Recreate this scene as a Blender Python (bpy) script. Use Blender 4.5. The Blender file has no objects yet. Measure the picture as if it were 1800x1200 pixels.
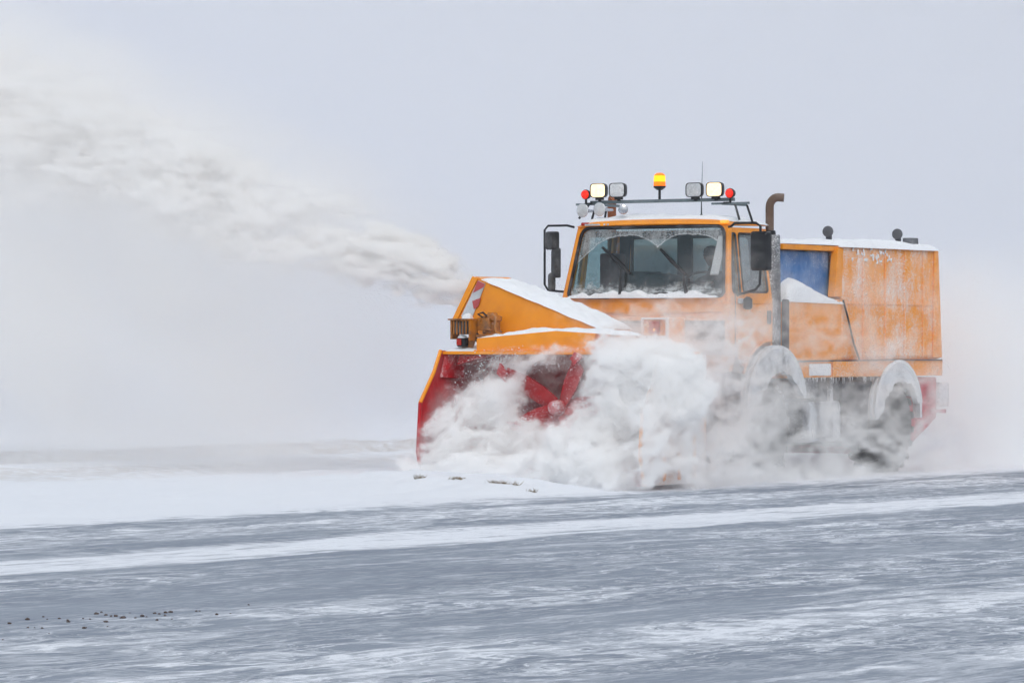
import bpy, bmesh, math, random
import numpy as np
from mathutils import Vector, Matrix, noise as mnoise
R = math.radians
random.seed(7); rng = np.random.default_rng(7)
SC = bpy.context.scene
# ---------------------------------------------------------------- camera, sky, sun, exposure
cam_d = bpy.data.cameras.new('camera'); cam = bpy.data.objects.new('camera', cam_d)
SC.collection.objects.link(cam); SC.camera = cam
cam.location = (0, 0, 1.7); cam.rotation_euler = (R(90 - .06), 0, 0)
cam_d.lens = 133.2; cam_d.sensor_width = 36; cam_d.clip_start = .5; cam_d.clip_end = 6000
SUN_EL, SUN_ROT = R(46), R(172)         # high behind thin cloud, over the camera
w = bpy.data.worlds.new('World'); SC.world = w; w.use_nodes = True
nt = w.node_tree; nt.nodes.clear()
sky = nt.nodes.new('ShaderNodeTexSky'); sky.sky_type = 'NISHITA'; sky.sun_disc = False
sky.sun_elevation = SUN_EL; sky.sun_rotation = SUN_ROT; sky.air_density = 1.0; sky.dust_density = 4.0
bg1 = nt.nodes.new('ShaderNodeBackground'); bg1.inputs[1].default_value = .05
nt.links.new(sky.outputs[0], bg1.inputs[0])
bg2 = nt.nodes.new('ShaderNodeBackground'); bg2.inputs[0].default_value = (.848, .938, .99, 1); bg2.inputs[1].default_value = .505
ad = nt.nodes.new('ShaderNodeAddShader'); ow = nt.nodes.new('ShaderNodeOutputWorld')
nt.links.new(bg1.outputs[0], ad.inputs[0]); nt.links.new(bg2.outputs[0], ad.inputs[1]); nt.links.new(ad.outputs[0], ow.inputs[0])
sl = bpy.data.lights.new('sun', 'SUN'); sl.energy = .75; sl.angle = R(20); sl.color = (.98, .98, .96)
so = bpy.data.objects.new('sun', sl); SC.collection.objects.link(so)
so.rotation_euler = Vector((math.sin(SUN_ROT)*math.cos(SUN_EL), math.cos(SUN_ROT)*math.cos(SUN_EL), math.sin(SUN_EL))).to_track_quat('Z', 'Y').to_euler()
SC.view_settings.view_transform = 'Standard'; SC.view_settings.look = 'None'
SC.view_settings.gamma = 1; SC.view_settings.use_curve_mapping = False; SC.view_settings.exposure = 0
SC.cycles.use_denoising = True
SC.cycles.volume_bounces = 20; SC.cycles.max_bounces = 22; SC.cycles.transparent_max_bounces = 12
SC.cycles.volume_step_rate = 3.0; SC.cycles.volume_max_steps = 512
SC.cycles.use_adaptive_sampling = True; SC.cycles.adaptive_threshold = .045; SC.cycles.adaptive_min_samples = 20
SC.cycles.caustics_reflective = False; SC.cycles.caustics_refractive = False

# ---------------------------------------------------------------- node expression helpers
class V:
    def __init__(s, t, k): s.t, s.k = t, k
    def _m(s, op, *a):
        n = s.t.nodes.new('ShaderNodeMath'); n.operation = op
        for i, x in enumerate((s,) + a):
            if isinstance(x, V): s.t.links.new(x.k, n.inputs[i])
            else: n.inputs[i].default_value = x
        return V(s.t, n.outputs[0])
    def __add__(s, o): return s._m('ADD', o)
    __radd__ = __add__
    def __mul__(s, o): return s._m('MULTIPLY', o)
    __rmul__ = __mul__
    def __sub__(s, o): return s._m('SUBTRACT', o)
    def __rsub__(s, o): return (s * -1) + o
    def __truediv__(s, o): return s._m('DIVIDE', o)
    def __pow__(s, o): return s._m('POWER', o)
    def abs(s): return s._m('ABSOLUTE')
    def max(s, o): return s._m('MAXIMUM', o)
    def min(s, o): return s._m('MINIMUM', o)
    def exp(s): return s._m('EXPONENT')
    def sqrt(s): return s._m('SQRT')
    def sin(s): return s._m('SINE')
    def ss(s, a, b):                      # smoothstep, 0 at a, 1 at b
        n = s.t.nodes.new('ShaderNodeMapRange'); n.interpolation_type = 'SMOOTHSTEP'
        s.t.links.new(s.k, n.inputs[0])
        if a <= b: v = (a, b, 0, 1)
        else: v = (b, a, 1, 0)
        for i, x in enumerate(v): n.inputs[i+1].default_value = x
        return V(s.t, n.outputs[0])
def vec(x, y, z):
    t = next(q.t for q in (x, y, z) if isinstance(q, V))
    n = t.nodes.new('ShaderNodeCombineXYZ')
    for i, q in enumerate((x, y, z)):
        if isinstance(q, V): t.links.new(q.k, n.inputs[i])
        else: n.inputs[i].default_value = q
    return V(t, n.outputs[0])
def sep(v):
    n = v.t.nodes.new('ShaderNodeSeparateXYZ'); v.t.links.new(v.k, n.inputs[0])
    return [V(v.t, n.outputs[i]) for i in range(3)]
def noise(v, scale, detail=3, rough=.5, dist=0, color=False):
    n = v.t.nodes.new('ShaderNodeTexNoise'); v.t.links.new(v.k, n.inputs['Vector'])
    n.inputs['Scale'].default_value = scale; n.inputs['Detail'].default_value = detail
    n.inputs['Roughness'].default_value = rough; n.inputs['Distortion'].default_value = dist
    return V(v.t, n.outputs[1 if color else 0])

# ---------------------------------------------------------------- materials
def new_mat(name):
    m = bpy.data.materials.new(name); m.use_nodes = True
    t = m.node_tree; b = t.nodes['Principled BSDF']; return m, t, b
def objc(t):
    n = t.nodes.new('ShaderNodeTexCoord'); return V(t, n.outputs['Object'])
def link(a, s): a.t.links.new(a.k, s)
SNOW = (.86, .885, .92)
def mixc(t, f, a, b):
    n = t.nodes.new('ShaderNodeMix'); n.data_type = 'RGBA'
    if isinstance(f, V): link(f, n.inputs[0])
    else: n.inputs[0].default_value = f
    for i, c in ((6, a), (7, b)):
        if isinstance(c, V): link(c, n.inputs[i])
        else: n.inputs[i].default_value = (*c, 1)
    return V(t, n.outputs[2])
def bump(t, b, h, strength, dist):
    n = t.nodes.new('ShaderNodeBump'); n.inputs['Strength'].default_value = strength; n.inputs['Distance'].default_value = dist
    link(h, n.inputs['Height']); t.links.new(n.outputs[0], b.inputs['Normal'])
def coated(name, col, rough=.45, metal=0, frost=.2, speck=.5, col2=None, coat=0):
    """paint or metal with wind-blown frost stuck to it; frost 0..1 is how much of the surface is covered"""
    m, t, b = new_mat(name); p = objc(t); x, y, z = sep(p)
    big = noise(vec(x*1.0, y*1.0, z*.75), 2.2, 5, .62)
    fine = noise(p, 62, 3, .75)
    streak = noise(vec(x*9, y*9, z*.7), 1.0, 3, .6)
    th = (big*.66 + fine*speck + streak*.14)*(1/(.8 + speck))
    f = th.ss(.68 - frost*.36, .74 - frost*.36 + .05)
    dirt = noise(p, 5, 5, .6)
    base = mixc(t, dirt.ss(.35, .75), col, col2 or tuple(c*.72 for c in col))
    film = big.ss(.40, .72)*min(.5, frost*.75)
    f = f.max(film)
    c = mixc(t, f*.85, base, SNOW)
    link(c, b.inputs['Base Color']); link(f*(.85-rough)+rough, b.inputs['Roughness'])
    link((f*-1+1)*metal, b.inputs['Metallic'])
    b.inputs['Specular IOR Level'].default_value = .3
    if coat: b.inputs['Coat Weight'].default_value = coat; b.inputs['Coat Roughness'].default_value = .2
    bump(t, b, f*.6 + fine*.4, .35, .012)
    return m
def snow_mat(name, scale=1, tint=SNOW, grit=.3):
    m, t, b = new_mat(name); p = objc(t)
    n1 = noise(p, 3*scale, 5, .6); n2 = noise(p, 45*scale, 3, .7)
    link(mixc(t, n2.ss(.3, .7)*.25, tint, tuple(c*.9 for c in tint)), b.inputs['Base Color'])
    b.inputs['Roughness'].default_value = .85; b.inputs['Specular IOR Level'].default_value = .2
    bump(t, b, n1*.6 + n2*grit, .5, .03)
    return m
M = {}
OR = (.93, .325, .004)
M['paint'] = coated('orange_paint', OR, .42, 0, .02, .6, (.84, .27, .004), .3)
M['paint_cab'] = coated('orange_paint_light_frost', OR, .45, 0, .12, .6, (.84, .27, .004), .2)
M['paint_frost'] = coated('orange_paint_frosted', (.95, .34, .006), .6, 0, .56, 1.1, (.90, .30, .006))
M['paint_frost2'] = coated('orange_paint_rimed', (.95, .34, .008), .6, 0, .46, 1.1, (.90, .30, .008))
M['paint_machine'] = coated('dirty_orange_machinery', (.5, .17, .01), .5, 0, .16, .7, (.09, .05, .03))
M['paint_rime'] = coated('orange_paint_thick_rime', (.86, .33, .04), .6, 0, .85, .6)
M['red'] = coated('red_paint', (.50, .005, .012), .4, 0, .16, .9, (.36, .005, .01), .1)
M['red_frost'] = coated('red_paint_frosted', (.50, .02, .04), .5, 0, .38, .9)
M['red_rime'] = coated('rimed_red_paint', (.55, .01, .02), .5, 0, .50, .9)
M['red_dull'] = coated('dull_red_paint', (.55, .02, .05), .6, 0, .12, .5)
M['black'] = coated('black_plastic', (.007, .008, .012), .3, 0, .03, .8, (.005, .006, .009))
M['black_frost'] = coated('black_plastic_frosted', (.012, .013, .017), .5, 0, .30, .9)
M['rubber'] = coated('window_rubber', (.012, .012, .015), .6, 0, .22, 1.0)
M['tyre'] = coated('tyre_rubber', (.014, .015, .018), .85, 0, .20, .6)
M['chassis'] = coated('chassis_grey', (.05, .052, .065), .7, 0, .36, .6)
M['guard'] = coated('snow_caked_guard', (.20, .205, .22), .8, 0, .80, .6)
M['tank'] = coated('tank_grey', (.16, .16, .18), .6, .2, .62, .5)
M['steel'] = coated('galvanised_bar', (.17, .22, .24), .5, .5, .14, .9)
M['chrome'] = coated('chrome', (.6, .63, .68), .22, 1, .02, .4)
M['rust'] = coated('rusty_pipe', (.16, .10, .07), .8, 0, .12, 1.2, (.10, .07, .05))
M['rust2'] = coated('bright_rusty_pipe', (.3, .10, .04), .8, 0, .02, 1.0)
M['muffler'] = coated('muffler_grey', (.09, .095, .11), .6, .2, .52, 1.0)
M['blue'] = coated('blue_tarpaulin', (.03, .16, .42), .6, 0, .40, .9, (.02, .12, .36))
M['white'] = coated('white_reflector', (.6, .64, .68), .5, 0, .0, .4)
M['redsign'] = coated('faded_red_reflector', (.50, .09, .09), .5, 0, .0, .4, (.45, .09, .10))
M['seat'] = coated('dark_seat_fabric', (.03, .045, .055), .9, 0, 0, .2)
M['curtain'] = coated('maroon_curtain', (.10, .03, .035), .9, 0, 0, .2)
M['interior'] = coated('grey_cab_lining', (.05, .065, .07), .8, 0, 0, .2)
M['snow'] = snow_mat('packed_snow')
def ground_snow():
    m, t, b = new_mat('ground_snow'); p = objc(t); x, y, z = sep(p)
    s = x*math.sin(R(37)) + y*math.cos(R(37)); n = x*math.cos(R(37)) - y*math.sin(R(37))
    rip = noise(vec(s*.8, n*6, 0), 1, 5, .65); fine = noise(p, 30, 3, .7); lump = noise(p, 7, 5, .7)
    dirt = (n.ss(-33.6, -34.2)*n.ss(-36.0, -34.8)*1.0 + n.ss(-29.5, -31)*n.ss(-33, -31.8)*.6)*lump.ss(.34, .58)
    c = mixc(t, dirt*.8, (.80, .83, .885), (.52, .49, .47))
    link(mixc(t, rip.ss(.5, .75)*.22, c, (.66, .70, .78)), b.inputs['Base Color'])
    b.inputs['Roughness'].default_value = .85; b.inputs['Specular IOR Level'].default_value = .2
    bump(t, b, rip*.7 + fine*.3 + lump*.5, .6, .04); return m
M['snow_ground'] = ground_snow()
M['snow_flake'] = snow_mat('loose_snow', 4, (.9, .92, .95))
M['soil'] = coated('frozen_soil', (.075, .04, .03), .9, 0, .3, .8)
M['straw'] = coated('dry_grass', (.22, .17, .11), .9, 0, .3, .8)
def emis(name, col, s, var=0, col2=None):
    m, t, b = new_mat(name); p = objc(t)
    n = noise(p, 22, 3, .7)
    link(mixc(t, n.ss(.35, .65)*var, col, col2 or col), b.inputs['Emission Color'])
    b.inputs['Base Color'].default_value = (*[c*.5 for c in col], 1); b.inputs['Emission Strength'].default_value = s
    return m
M['lamp_on'] = emis('lit_lamp_glass', (1, .80, .5), 1.5, .8, (1, .66, .36))
M['beacon'] = emis('lit_beacon_glass', (1, .22, .0), 1.1, .5, (1, .10, .0))
M['beacon_core'] = emis('lit_beacon_bulb', (1, .50, .01), 1.5)
M['marker_on'] = emis('lit_red_lamp', (.85, .012, .004), .8, .5, (1, .07, .02))
M['amber_on'] = emis('lit_amber_lamp', (1, .38, .03), .9, .6, (1, .7, .2))
M['lamp_off'] = coated('frosted_lamp_glass', (.60, .64, .67), .5, 0, .6, .6)
M['dark_lens'] = coated('ribbed_lamp_glass', (.10, .10, .11), .3, 0, .2, .9)
M['lens_red'] = coated('red_lens', (.45, .02, .01), .25, 0, .05, .4)
M['skin'] = coated('skin', (.42, .20, .14), .6, 0, 0, .2)
M['cap'] = coated('dark_cap_cloth', (.02, .022, .03), .9, 0, 0, .2)
M['jacket'] = coated('dark_jacket_cloth', (.035, .042, .05), .9, 0, 0, .2, (.03, .034, .04))
def glass(name, tint, frost_fn, refl=.10):
    m, t, b = new_mat(name); p = objc(t); f = frost_fn(p, *sep(p))
    o = t.nodes['Material Output']
    tr = t.nodes.new('ShaderNodeBsdfTransparent'); tr.inputs[0].default_value = (*tint, 1)
    gl = t.nodes.new('ShaderNodeBsdfGlossy'); gl.inputs[0].default_value = (.8, .9, .95, 1); gl.inputs['Roughness'].default_value = .12
    m1 = t.nodes.new('ShaderNodeMixShader'); m1.inputs[0].default_value = refl
    t.links.new(tr.outputs[0], m1.inputs[1]); t.links.new(gl.outputs[0], m1.inputs[2])
    di = t.nodes.new('ShaderNodeBsdfDiffuse'); di.inputs[0].default_value = (.82, .87, .9, 1)
    tl = t.nodes.new('ShaderNodeBsdfTranslucent'); tl.inputs[0].default_value = (.75, .85, .86, 1)
    m2 = t.nodes.new('ShaderNodeMixShader'); m2.inputs[0].default_value = .45
    t.links.new(di.outputs[0], m2.inputs[1]); t.links.new(tl.outputs[0], m2.inputs[2])
    m3 = t.nodes.new('ShaderNodeMixShader'); link(f, m3.inputs[0])
    t.links.new(m1.outputs[0], m3.inputs[1]); t.links.new(m2.outputs[0], m3.inputs[2]); t.links.new(m3.outputs[0], o.inputs[0])
    return m
def screen_frost(p, x, y, z):
    # two wiper arcs keep the glass clearer; rime above, snow piled below
    def arc(cx, cz, r):
        d = ((x-cx)*(x-cx) + (z-cz)*(z-cz)).sqrt() + (noise(p, 2.2, 5, .7) - .5)*.12
        return d, d.ss(r - .015, r + .01)
    d1, a1 = arc(-.34, 2.12, .80); d2, a2 = arc(.55, 2.20, .72)
    out = a1*a2
    rim = ((d1 - .805).abs().ss(.014, .0)*(a2) + (d2 - .725).abs().ss(.014, .0)*a1)*(z.ss(2.5, 2.7))
    fine = noise(p, 55, 3, .8); mid = noise(vec(x*2.2, y, z*1.2), 4, 4, .65); st = noise(vec(x*14, y, z*1.2), 1.5, 3, .6)
    fr_out = ((fine*.7 + mid*.5 + st*.3)*.667).ss(.38, .60)*.60 + .06
    fr_in = ((fine*.6 + mid*.8)*.714).ss(.54, .70)*.35 + .01
    low = (z + mid*.30 - .15).ss(2.36, 2.25)
    lump = ((noise(vec(x*3, y, z*7), 3, 5, .7))*1.0).ss(.38, .58)
    s = ((x - .93 + (z-2.55)*-.10).abs().ss(.060, .048))*z.ss(2.42, 2.46)*z.ss(2.93, 2.88)   # strip of snow wedged by the right pillar
    return ((out*fr_out + (1-out)*fr_in + rim*.4).max(low*(lump*.75+.2)).max(s*.9)).min(.96)
M['screen'] = glass('frosted_windscreen', (.46, .62, .63), screen_frost, .06)
M['side_glass'] = glass('frosted_side_glass', (.5, .62, .64), lambda p, x, y, z: (noise(p, 30, 4, .7)).ss(.45, .7)*.3 + z.ss(2.65, 2.25)*.25, .22)
M['rear_glass'] = glass('snowed_rear_glass', (.8, .9, .9), lambda p, x, y, z: (noise(p, 7, 4, .7)).ss(.2, .5)*.25 + .6, .05)

# ---------------------------------------------------------------- mesh helpers
COL = SC.collection
def link_mesh(name, me, mat, parent=None, smooth=False, bev=0):
    if mat:
        me.materials.append(M[mat] if isinstance(mat, str) else mat)
    o = bpy.data.objects.new(name, me); COL.objects.link(o)
    if parent: o.parent = parent
    if smooth:
        for p in me.polygons: p.use_smooth = True
    if bev:
        md = o.modifiers.new('bevel', 'BEVEL'); md.width = bev; md.segments = 2; md.limit_method = 'ANGLE'; md.angle_limit = R(35)
    return o
class MB:
    def __init__(s): s.v, s.f = [], []
    def add(s, vs, fs):
        k = len(s.v); s.v += [tuple(v) for v in vs]; s.f += [tuple(i+k for i in f) for f in fs]; return s
    def box(s, a, b):
        (x0, y0, z0), (x1, y1, z1) = a, b
        return s.add([(x0,y0,z0),(x1,y0,z0),(x1,y1,z0),(x0,y1,z0),(x0,y0,z1),(x1,y0,z1),(x1,y1,z1),(x0,y1,z1)],
                     [(3,2,1,0),(4,5,6,7),(0,1,5,4),(1,2,6,5),(2,3,7,6),(3,0,4,7)])
    def prism(s, poly, vecd):            # 3D polygon swept by vecd
        n = len(poly); d = Vector(vecd); P = [Vector(p) for p in poly]
        return s.add(P + [p + d for p in P], [tuple(range(n))[::-1], tuple(range(n, 2*n))] + [(i, (i+1) % n, n+(i+1) % n, n+i) for i in range(n)])
    def tube(s, pts, r, n=10, caps=True):
        P = [Vector(p) for p in pts]; rr = r if isinstance(r, (list, tuple)) else [r]*len(P); rings = []
        up = None
        for i, p in enumerate(P):
            d = (P[min(i+1, len(P)-1)] - P[max(i-1, 0)]).normalized()
            if up is None: up = d.orthogonal().normalized()
            up = (up - d*up.dot(d)).normalized(); sd = d.cross(up)
            rings.append([p + (up*math.cos(2*math.pi*k/n) + sd*math.sin(2*math.pi*k/n))*rr[i] for k in range(n)])
        vs = [v for q in rings for v in q]; m = len(P)
        fs = [(i*n+k, i*n+(k+1) % n, (i+1)*n+(k+1) % n, (i+1)*n+k) for i in range(m-1) for k in range(n)]
        if caps: fs += [tuple(range(n))[::-1], tuple(range((m-1)*n, m*n))]
        return s.add(vs, fs)
    def lathe(s, o, axis, prof, n=24):     # prof: (distance along axis, radius)
        a = Vector(axis).normalized(); u = a.orthogonal().normalized(); v = a.cross(u); o = Vector(o)
        vs = [o + a*h + (u*math.cos(2*math.pi*k/n) + v*math.sin(2*math.pi*k/n))*max(r, 1e-4) for h, r in prof for k in range(n)]
        m = len(prof)
        return s.add(vs, [(i*n+k, i*n+(k+1) % n, (i+1)*n+(k+1) % n, (i+1)*n+k) for i in range(m-1) for k in range(n)] + [tuple(range(n))[::-1], tuple(range((m-1)*n, m*n))])
    def build(s, name, mat, parent=None, smooth=False, bev=0):
        me = bpy.data.meshes.new(name); me.from_pydata(s.v, [], s.f)
        bm = bmesh.new(); bm.from_mesh(me); bmesh.ops.recalc_face_normals(bm, faces=bm.faces); bm.to_mesh(me); bm.free()
        o = link_mesh(name, me, mat, parent, False, bev)
        if smooth:
            for p in me.polygons: p.use_smooth = True
            me.set_sharp_from_angle(angle=R(40))
        return o
def rounded(corners, r, k=5, m=3):
    """rounded polygon; every corner gives k points, every edge m points in between"""
    n = len(corners); out = []
    C2 = [Vector(c) for c in corners]
    rs = r if isinstance(r, (list, tuple)) else [r]*n
    arcs = []
    for i in range(n):
        p, a, b = C2[i], C2[i-1], C2[(i+1) % n]
        da, db = (a-p).normalized(), (b-p).normalized(); rr = rs[i]
        A, B = p + da*rr, p + db*rr
        arcs.append([(A*(1-q)**2 + p*2*q*(1-q) + B*q*q) for q in [j/(k-1) for j in range(k)]])
    for i in range(n):
        out += arcs[i]; e0, e1 = arcs[i][-1], arcs[(i+1) % n][0]
        out += [e0.lerp(e1, (j+1)/(m+1)) for j in range(m)]
    return out
def framed(mb, outer, inner, f3, th):
    """sheet between two loops of equal length, mapped by f3, thickness th along th vector"""
    n = len(outer); th = Vector(th)
    A = [Vector(f3(*p)) for p in outer]; B = [Vector(f3(*p)) for p in inner]
    vs = A + B + [a+th for a in A] + [b+th for b in B]
    fs = []
    for i in range(n):
        j = (i+1) % n
        fs += [(i, j, n+j, n+i), (2*n+i, 3*n+i, 3*n+j, 2*n+j), (n+i, n+j, 3*n+j, 3*n+i), (i, 2*n+i, 2*n+j, j)]
    return mb.add(vs, fs)
def pane(loop, f3, rings=5):
    n = len(loop); c = sum(loop, Vector((0, 0)))/n; vs, fs = [], []
    for q in range(rings):
        s = 1 - q/rings
        vs += [f3(*(c + (p-c)*s)) for p in loop]
    vs.append(f3(*c))
    for q in range(rings-1):
        fs += [(q*n+i, q*n+(i+1) % n, (q+1)*n+(i+1) % n, (q+1)*n+i) for i in range(n)]
    k = (rings-1)*n
    fs += [(k+i, k+(i+1) % n, rings*n) for i in range(n)]
    return MB().add(vs, fs)
def snow_cap(name, q, h, parent, nx=40, ny=24, amp=.02, mat='snow', power=5, label=None, hang=.01, seed=0, hf=None):
    """snow lying on a bilinear patch q = (p00, p10, p11, p01)"""
    q = [Vector(p) for p in q]; vs = []
    for j in range(ny+1):
        for i in range(nx+1):
            u, v = i/nx, j/ny
            p = q[0]*(1-u)*(1-v) + q[1]*u*(1-v) + q[2]*u*v + q[3]*(1-u)*v
            e = (1 - abs(2*u-1)**power)*(1 - abs(2*v-1)**power)
            nz = mnoise.fractal(Vector((p.x*2.2, p.y*2.2, seed)), .8, 2, 4)
            nz2 = mnoise.noise(Vector((p.x*9, p.y*9, seed+3)))
            edge = 0 < i < nx and 0 < j < ny
            off = Vector((mnoise.noise(p*7+Vector((5, 0, seed))), mnoise.noise(p*7+Vector((0, 5, seed))), 0))*(.012 if edge else .02)
            vs.append(p + off + Vector((0, 0, ((h*(1 + .5*nz) + amp*nz2) if hf is None else hf(u, v) + .012*nz + .004*nz2)*max(e, 0)**.5 - (0 if e > .02 else hang))))
    fs = [(j*(nx+1)+i, j*(nx+1)+i+1, (j+1)*(nx+1)+i+1, (j+1)*(nx+1)+i) for j in range(ny) for i in range(nx)]
    o = MB().add(vs, fs).build(name, mat, parent, True)
    if label: o['label'] = label
    return o
def empty(name, loc=(0,0,0), rz=0):
    o = bpy.data.objects.new(name, None); COL.objects.link(o); o.location = loc; o.rotation_euler = (0, 0, rz); return o
def tag(o, label=None, cat=None, group=None, kind=None):
    if label: o['label'] = label
    if cat: o['category'] = cat
    if group: o['group'] = group
    if kind: o['kind'] = kind
    return o

# ---------------------------------------------------------------- ground: snow-swept runway and ploughed snow field
HD = R(37); DX, DY = math.sin(HD), math.cos(HD); NX, NY = math.cos(HD), -math.sin(HD)
def sn(s, n): return (s*DX + n*NX, s*DY + n*NY)
def runway_material():
    m, t, b = new_mat('snow_swept_asphalt'); p = objc(t); x, y, z = sep(p)
    s = x*DX + y*DY; n = x*NX + y*NY
    wv = noise(vec(s*.16, n*.5, 0), 1.0, 3, .5) - .5
    wf = noise(vec(s*.7, n*1.4, 3), 1.0, 4, .6) - .5
    nn = n + wv*1.6 + wf*.75
    a = noise(vec(s*.14, nn*1.1, 0), 1.0, 6, .66)
    c = noise(vec(s*.7, nn*3.6, 7), 1.0, 6, .68, .8)
    d = noise(vec(s*1.0, nn*2.0, 17), 1.0, 6, .7, 1.6)
    streak = (a*.42 + c*.30 + d*.28)
    grain = noise(vec(s*3.2, n*21, 1), 1.0, 3, .8)
    g2 = noise(vec(s*3.5, n*11, 0), 1.0, 4, .75)
    g3 = noise(vec(s*1.2, nn*5.0, 4), 1.0, 5, .7, .8)
    def line(fs, fn, o, w_): return (1 - (noise(vec(s*fs, (n + wv*1.2 + wf*1.3)*fn, o), 1.0, 5, .6, 1.0)*2-1).abs()*w_).max(0)**2
    thin = line(.35, 1.5, 31, 11)*1.4 + line(.8, 2.6, 47, 11)*1.2 + line(.18, .9, 63, 14)*1.0
    patch = noise(vec(s*.12, n*.45, 3), 1, 4, .55)
    wisp = streak.ss(.50, .63)*.75 + thin*patch.ss(.38, .58)*.75
    g2_ = noise(vec(s*1.2, n*7, 2), 1.0, 4, .7)
    nb = n + wv*.7 + wf*.5 + (c - .5)*.9
    tread = (s*26 + n*9).sin().ss(.1, .6)*n.ss(-21.1, -20.9)*n.ss(-20.35, -20.55)*noise(vec(s*.3, n, 8), 1, 3, .6).ss(.42, .55)
    band = (1 - tread*.55)*nb.ss(-20.9, -20.3)*nb.ss(-19.2, -19.45)*(noise(vec(s*.5, n*4, 5), 1, 4, .65).ss(.26, .5))
    band2 = (nb + (g2_ - .5)*2.2 + (d - .5)*2.6).ss(-24.3, -23.3)*-1 + 1
    sb = (nb + (a-.5)*5)
    b3 = sb.ss(-13.4, -12.4)*sb.ss(-11.6, -12.2)*.8 + sb.ss(-10.6, -10.1)*sb.ss(-9.2, -9.8)*.7
    b4 = sb.ss(-23.0, -22.5)*sb.ss(-21.6, -22.3)*.6
    cov = (wisp*.62 + band*.85 + b4*(g2.ss(.35,.6)) + b3*(streak.ss(.4, .6)) ).max(band2)
    cov = (cov*(g2*.9+.6) + (g2-.5)*.7 + (g3-.5)*.7 + (grain-.5)*.6).max(0).min(1)
    cov = cov.max(n.ss(-23.6, -25.2))
    asph = mixc(t, grain.ss(.3, .7), (.175, .208, .265), (.262, .30, .365))
    asph = mixc(t, noise(vec(s*.2, n*.8, 9), 1, 4, .6).ss(.35, .7)*.6, asph, (.31, .35, .415))
    link(mixc(t, cov, asph, (.80, .83, .89)), b.inputs['Base Color'])
    b.inputs['Roughness'].default_value = .7; b.inputs['Specular IOR Level'].default_value = .25
    bump(t, b, cov*.5 + grain*.3 + g2*.3, .5, .02)
    return m
rw = MB().add([(-3500, -200, 0), (3500, -200, 0), (3500, 5000, 0), (-3500, 5000, 0)], [(0, 1, 2, 3)]).build('runway', runway_material())
tag(rw, 'grey runway surface streaked with thin drifting snow', kind='structure')
def sm(a, b, x): t = np.clip((x-a)/(b-a), 0, 1); return t*t*(3-2*t)
def vnoise(x, y, seed=0):
    xi, yi = np.floor(x).astype(np.int64), np.floor(y).astype(np.int64); fx, fy = x-xi, y-yi
    fx, fy = fx*fx*(3-2*fx), fy*fy*(3-2*fy)
    def h(a, b): q = np.sin(a*127.1 + b*311.7 + seed*74.7)*43758.5453; return q - np.floor(q)
    return (h(xi, yi)*(1-fx) + h(xi+1, yi)*fx)*(1-fy) + (h(xi, yi+1)*(1-fx) + h(xi+1, yi+1)*fx)*fy - .5
def fbm(x, y, o=4, seed=0, g=.5):
    r = 0; a = 1
    for i in range(o): r = r + a*vnoise(x*2**i, y*2**i, seed+i); a *= g
    return r
def snow_field():
    S = np.concatenate([np.linspace(5, 24, 60, endpoint=False), np.arange(24, 62, .085), np.linspace(62, 600, 120)])
    N = np.concatenate([-np.arange(23.4, 36.5, .065), -np.linspace(36.5, 400, 90)])
    s, n = np.meshgrid(S, N)
    edge = -24.2 + fbm(s*.35, n*0, 3, 1)*.8 + fbm(s*1.2, n*1.5, 3, 5)*.35
    z = sm(0, 1, (edge - n)/2.6)*.09 - .03*(n > edge) - .012
    # gentle wind texture
    fade = sm(-23.5, -26, n)
    z = z + fade*(fbm(s*.5, n*1.2, 4, 11)*.05 + fbm(s*3, n*5, 3, 21)*.016)
    # near broken ridge (edge of the last pass), then the far windrow with a steep near face
    r2 = -31.6 + (s-32)*.14*0 + fbm(s*.2, n*0, 3, 31)*.5 + (s-33)*.10
    cr = fbm(s*2.2, n*2.2, 5, 41, .7)
    z += np.where(n < r2, 1, 0)*sm(0, .10, r2-n)*(.035 + cr*.035)*(1 - sm(0, 2.6, r2-n)*.6)
    r1 = -34.3 + fbm(s*.25, n*0, 3, 51)*.5
    z += sm(0, .18, r1-n)*(.095 + fbm(s*.5, n*.6, 4, 61)*.03 + cr*.035)*(1 - sm(.3, 2.5, r1-n)*.8)
    # lane already cleared behind the blower
    lane = sm(-27.9, -27.6, n)*sm(37.2, 37.9, s + fbm(s, n*2, 3, 71)*.4)
    z = z*(1-lane) - .03*lane
    # lumps pushed up ahead of the blower
    hx = np.exp(-((s-35.6)/1.1)**2)*sm(-28.6, -27.2, n)*sm(-24.3, -25.4, n)
    z += hx*(.10 + fbm(s*2.5, n*2.5, 4, 81, .6)*.16)
    z += np.exp(-((s-33.3)/1.0)**2)*sm(-28.4, -26.6, n)*sm(-24.2, -25.0, n)*(.11 + fbm(s*2.2, n*2.2, 4, 91, .6)*.07)
    z[N < -380] = .0
    X, Y = s*DX + n*NX, s*DY + n*NY
    h, wd = s.shape; idx = np.arange(h*wd).reshape(h, wd)
    fs = np.stack([idx[:-1, :-1], idx[:-1, 1:], idx[1:, 1:], idx[1:, :-1]], -1).reshape(-1, 4)
    me = bpy.data.meshes.new('snow_field'); me.from_pydata(np.stack([X, Y, z], -1).reshape(-1, 3).tolist(), [], fs.tolist())
    if sum(p.normal.z for p in me.polygons[:20]) < 0: me.flip_normals()
    return link_mesh('snow_field', me, 'snow_ground', None, True)
SF = snow_field()
tag(SF, 'white snow lying beside the cleared runway with a long broken ridge', kind='structure')

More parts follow.
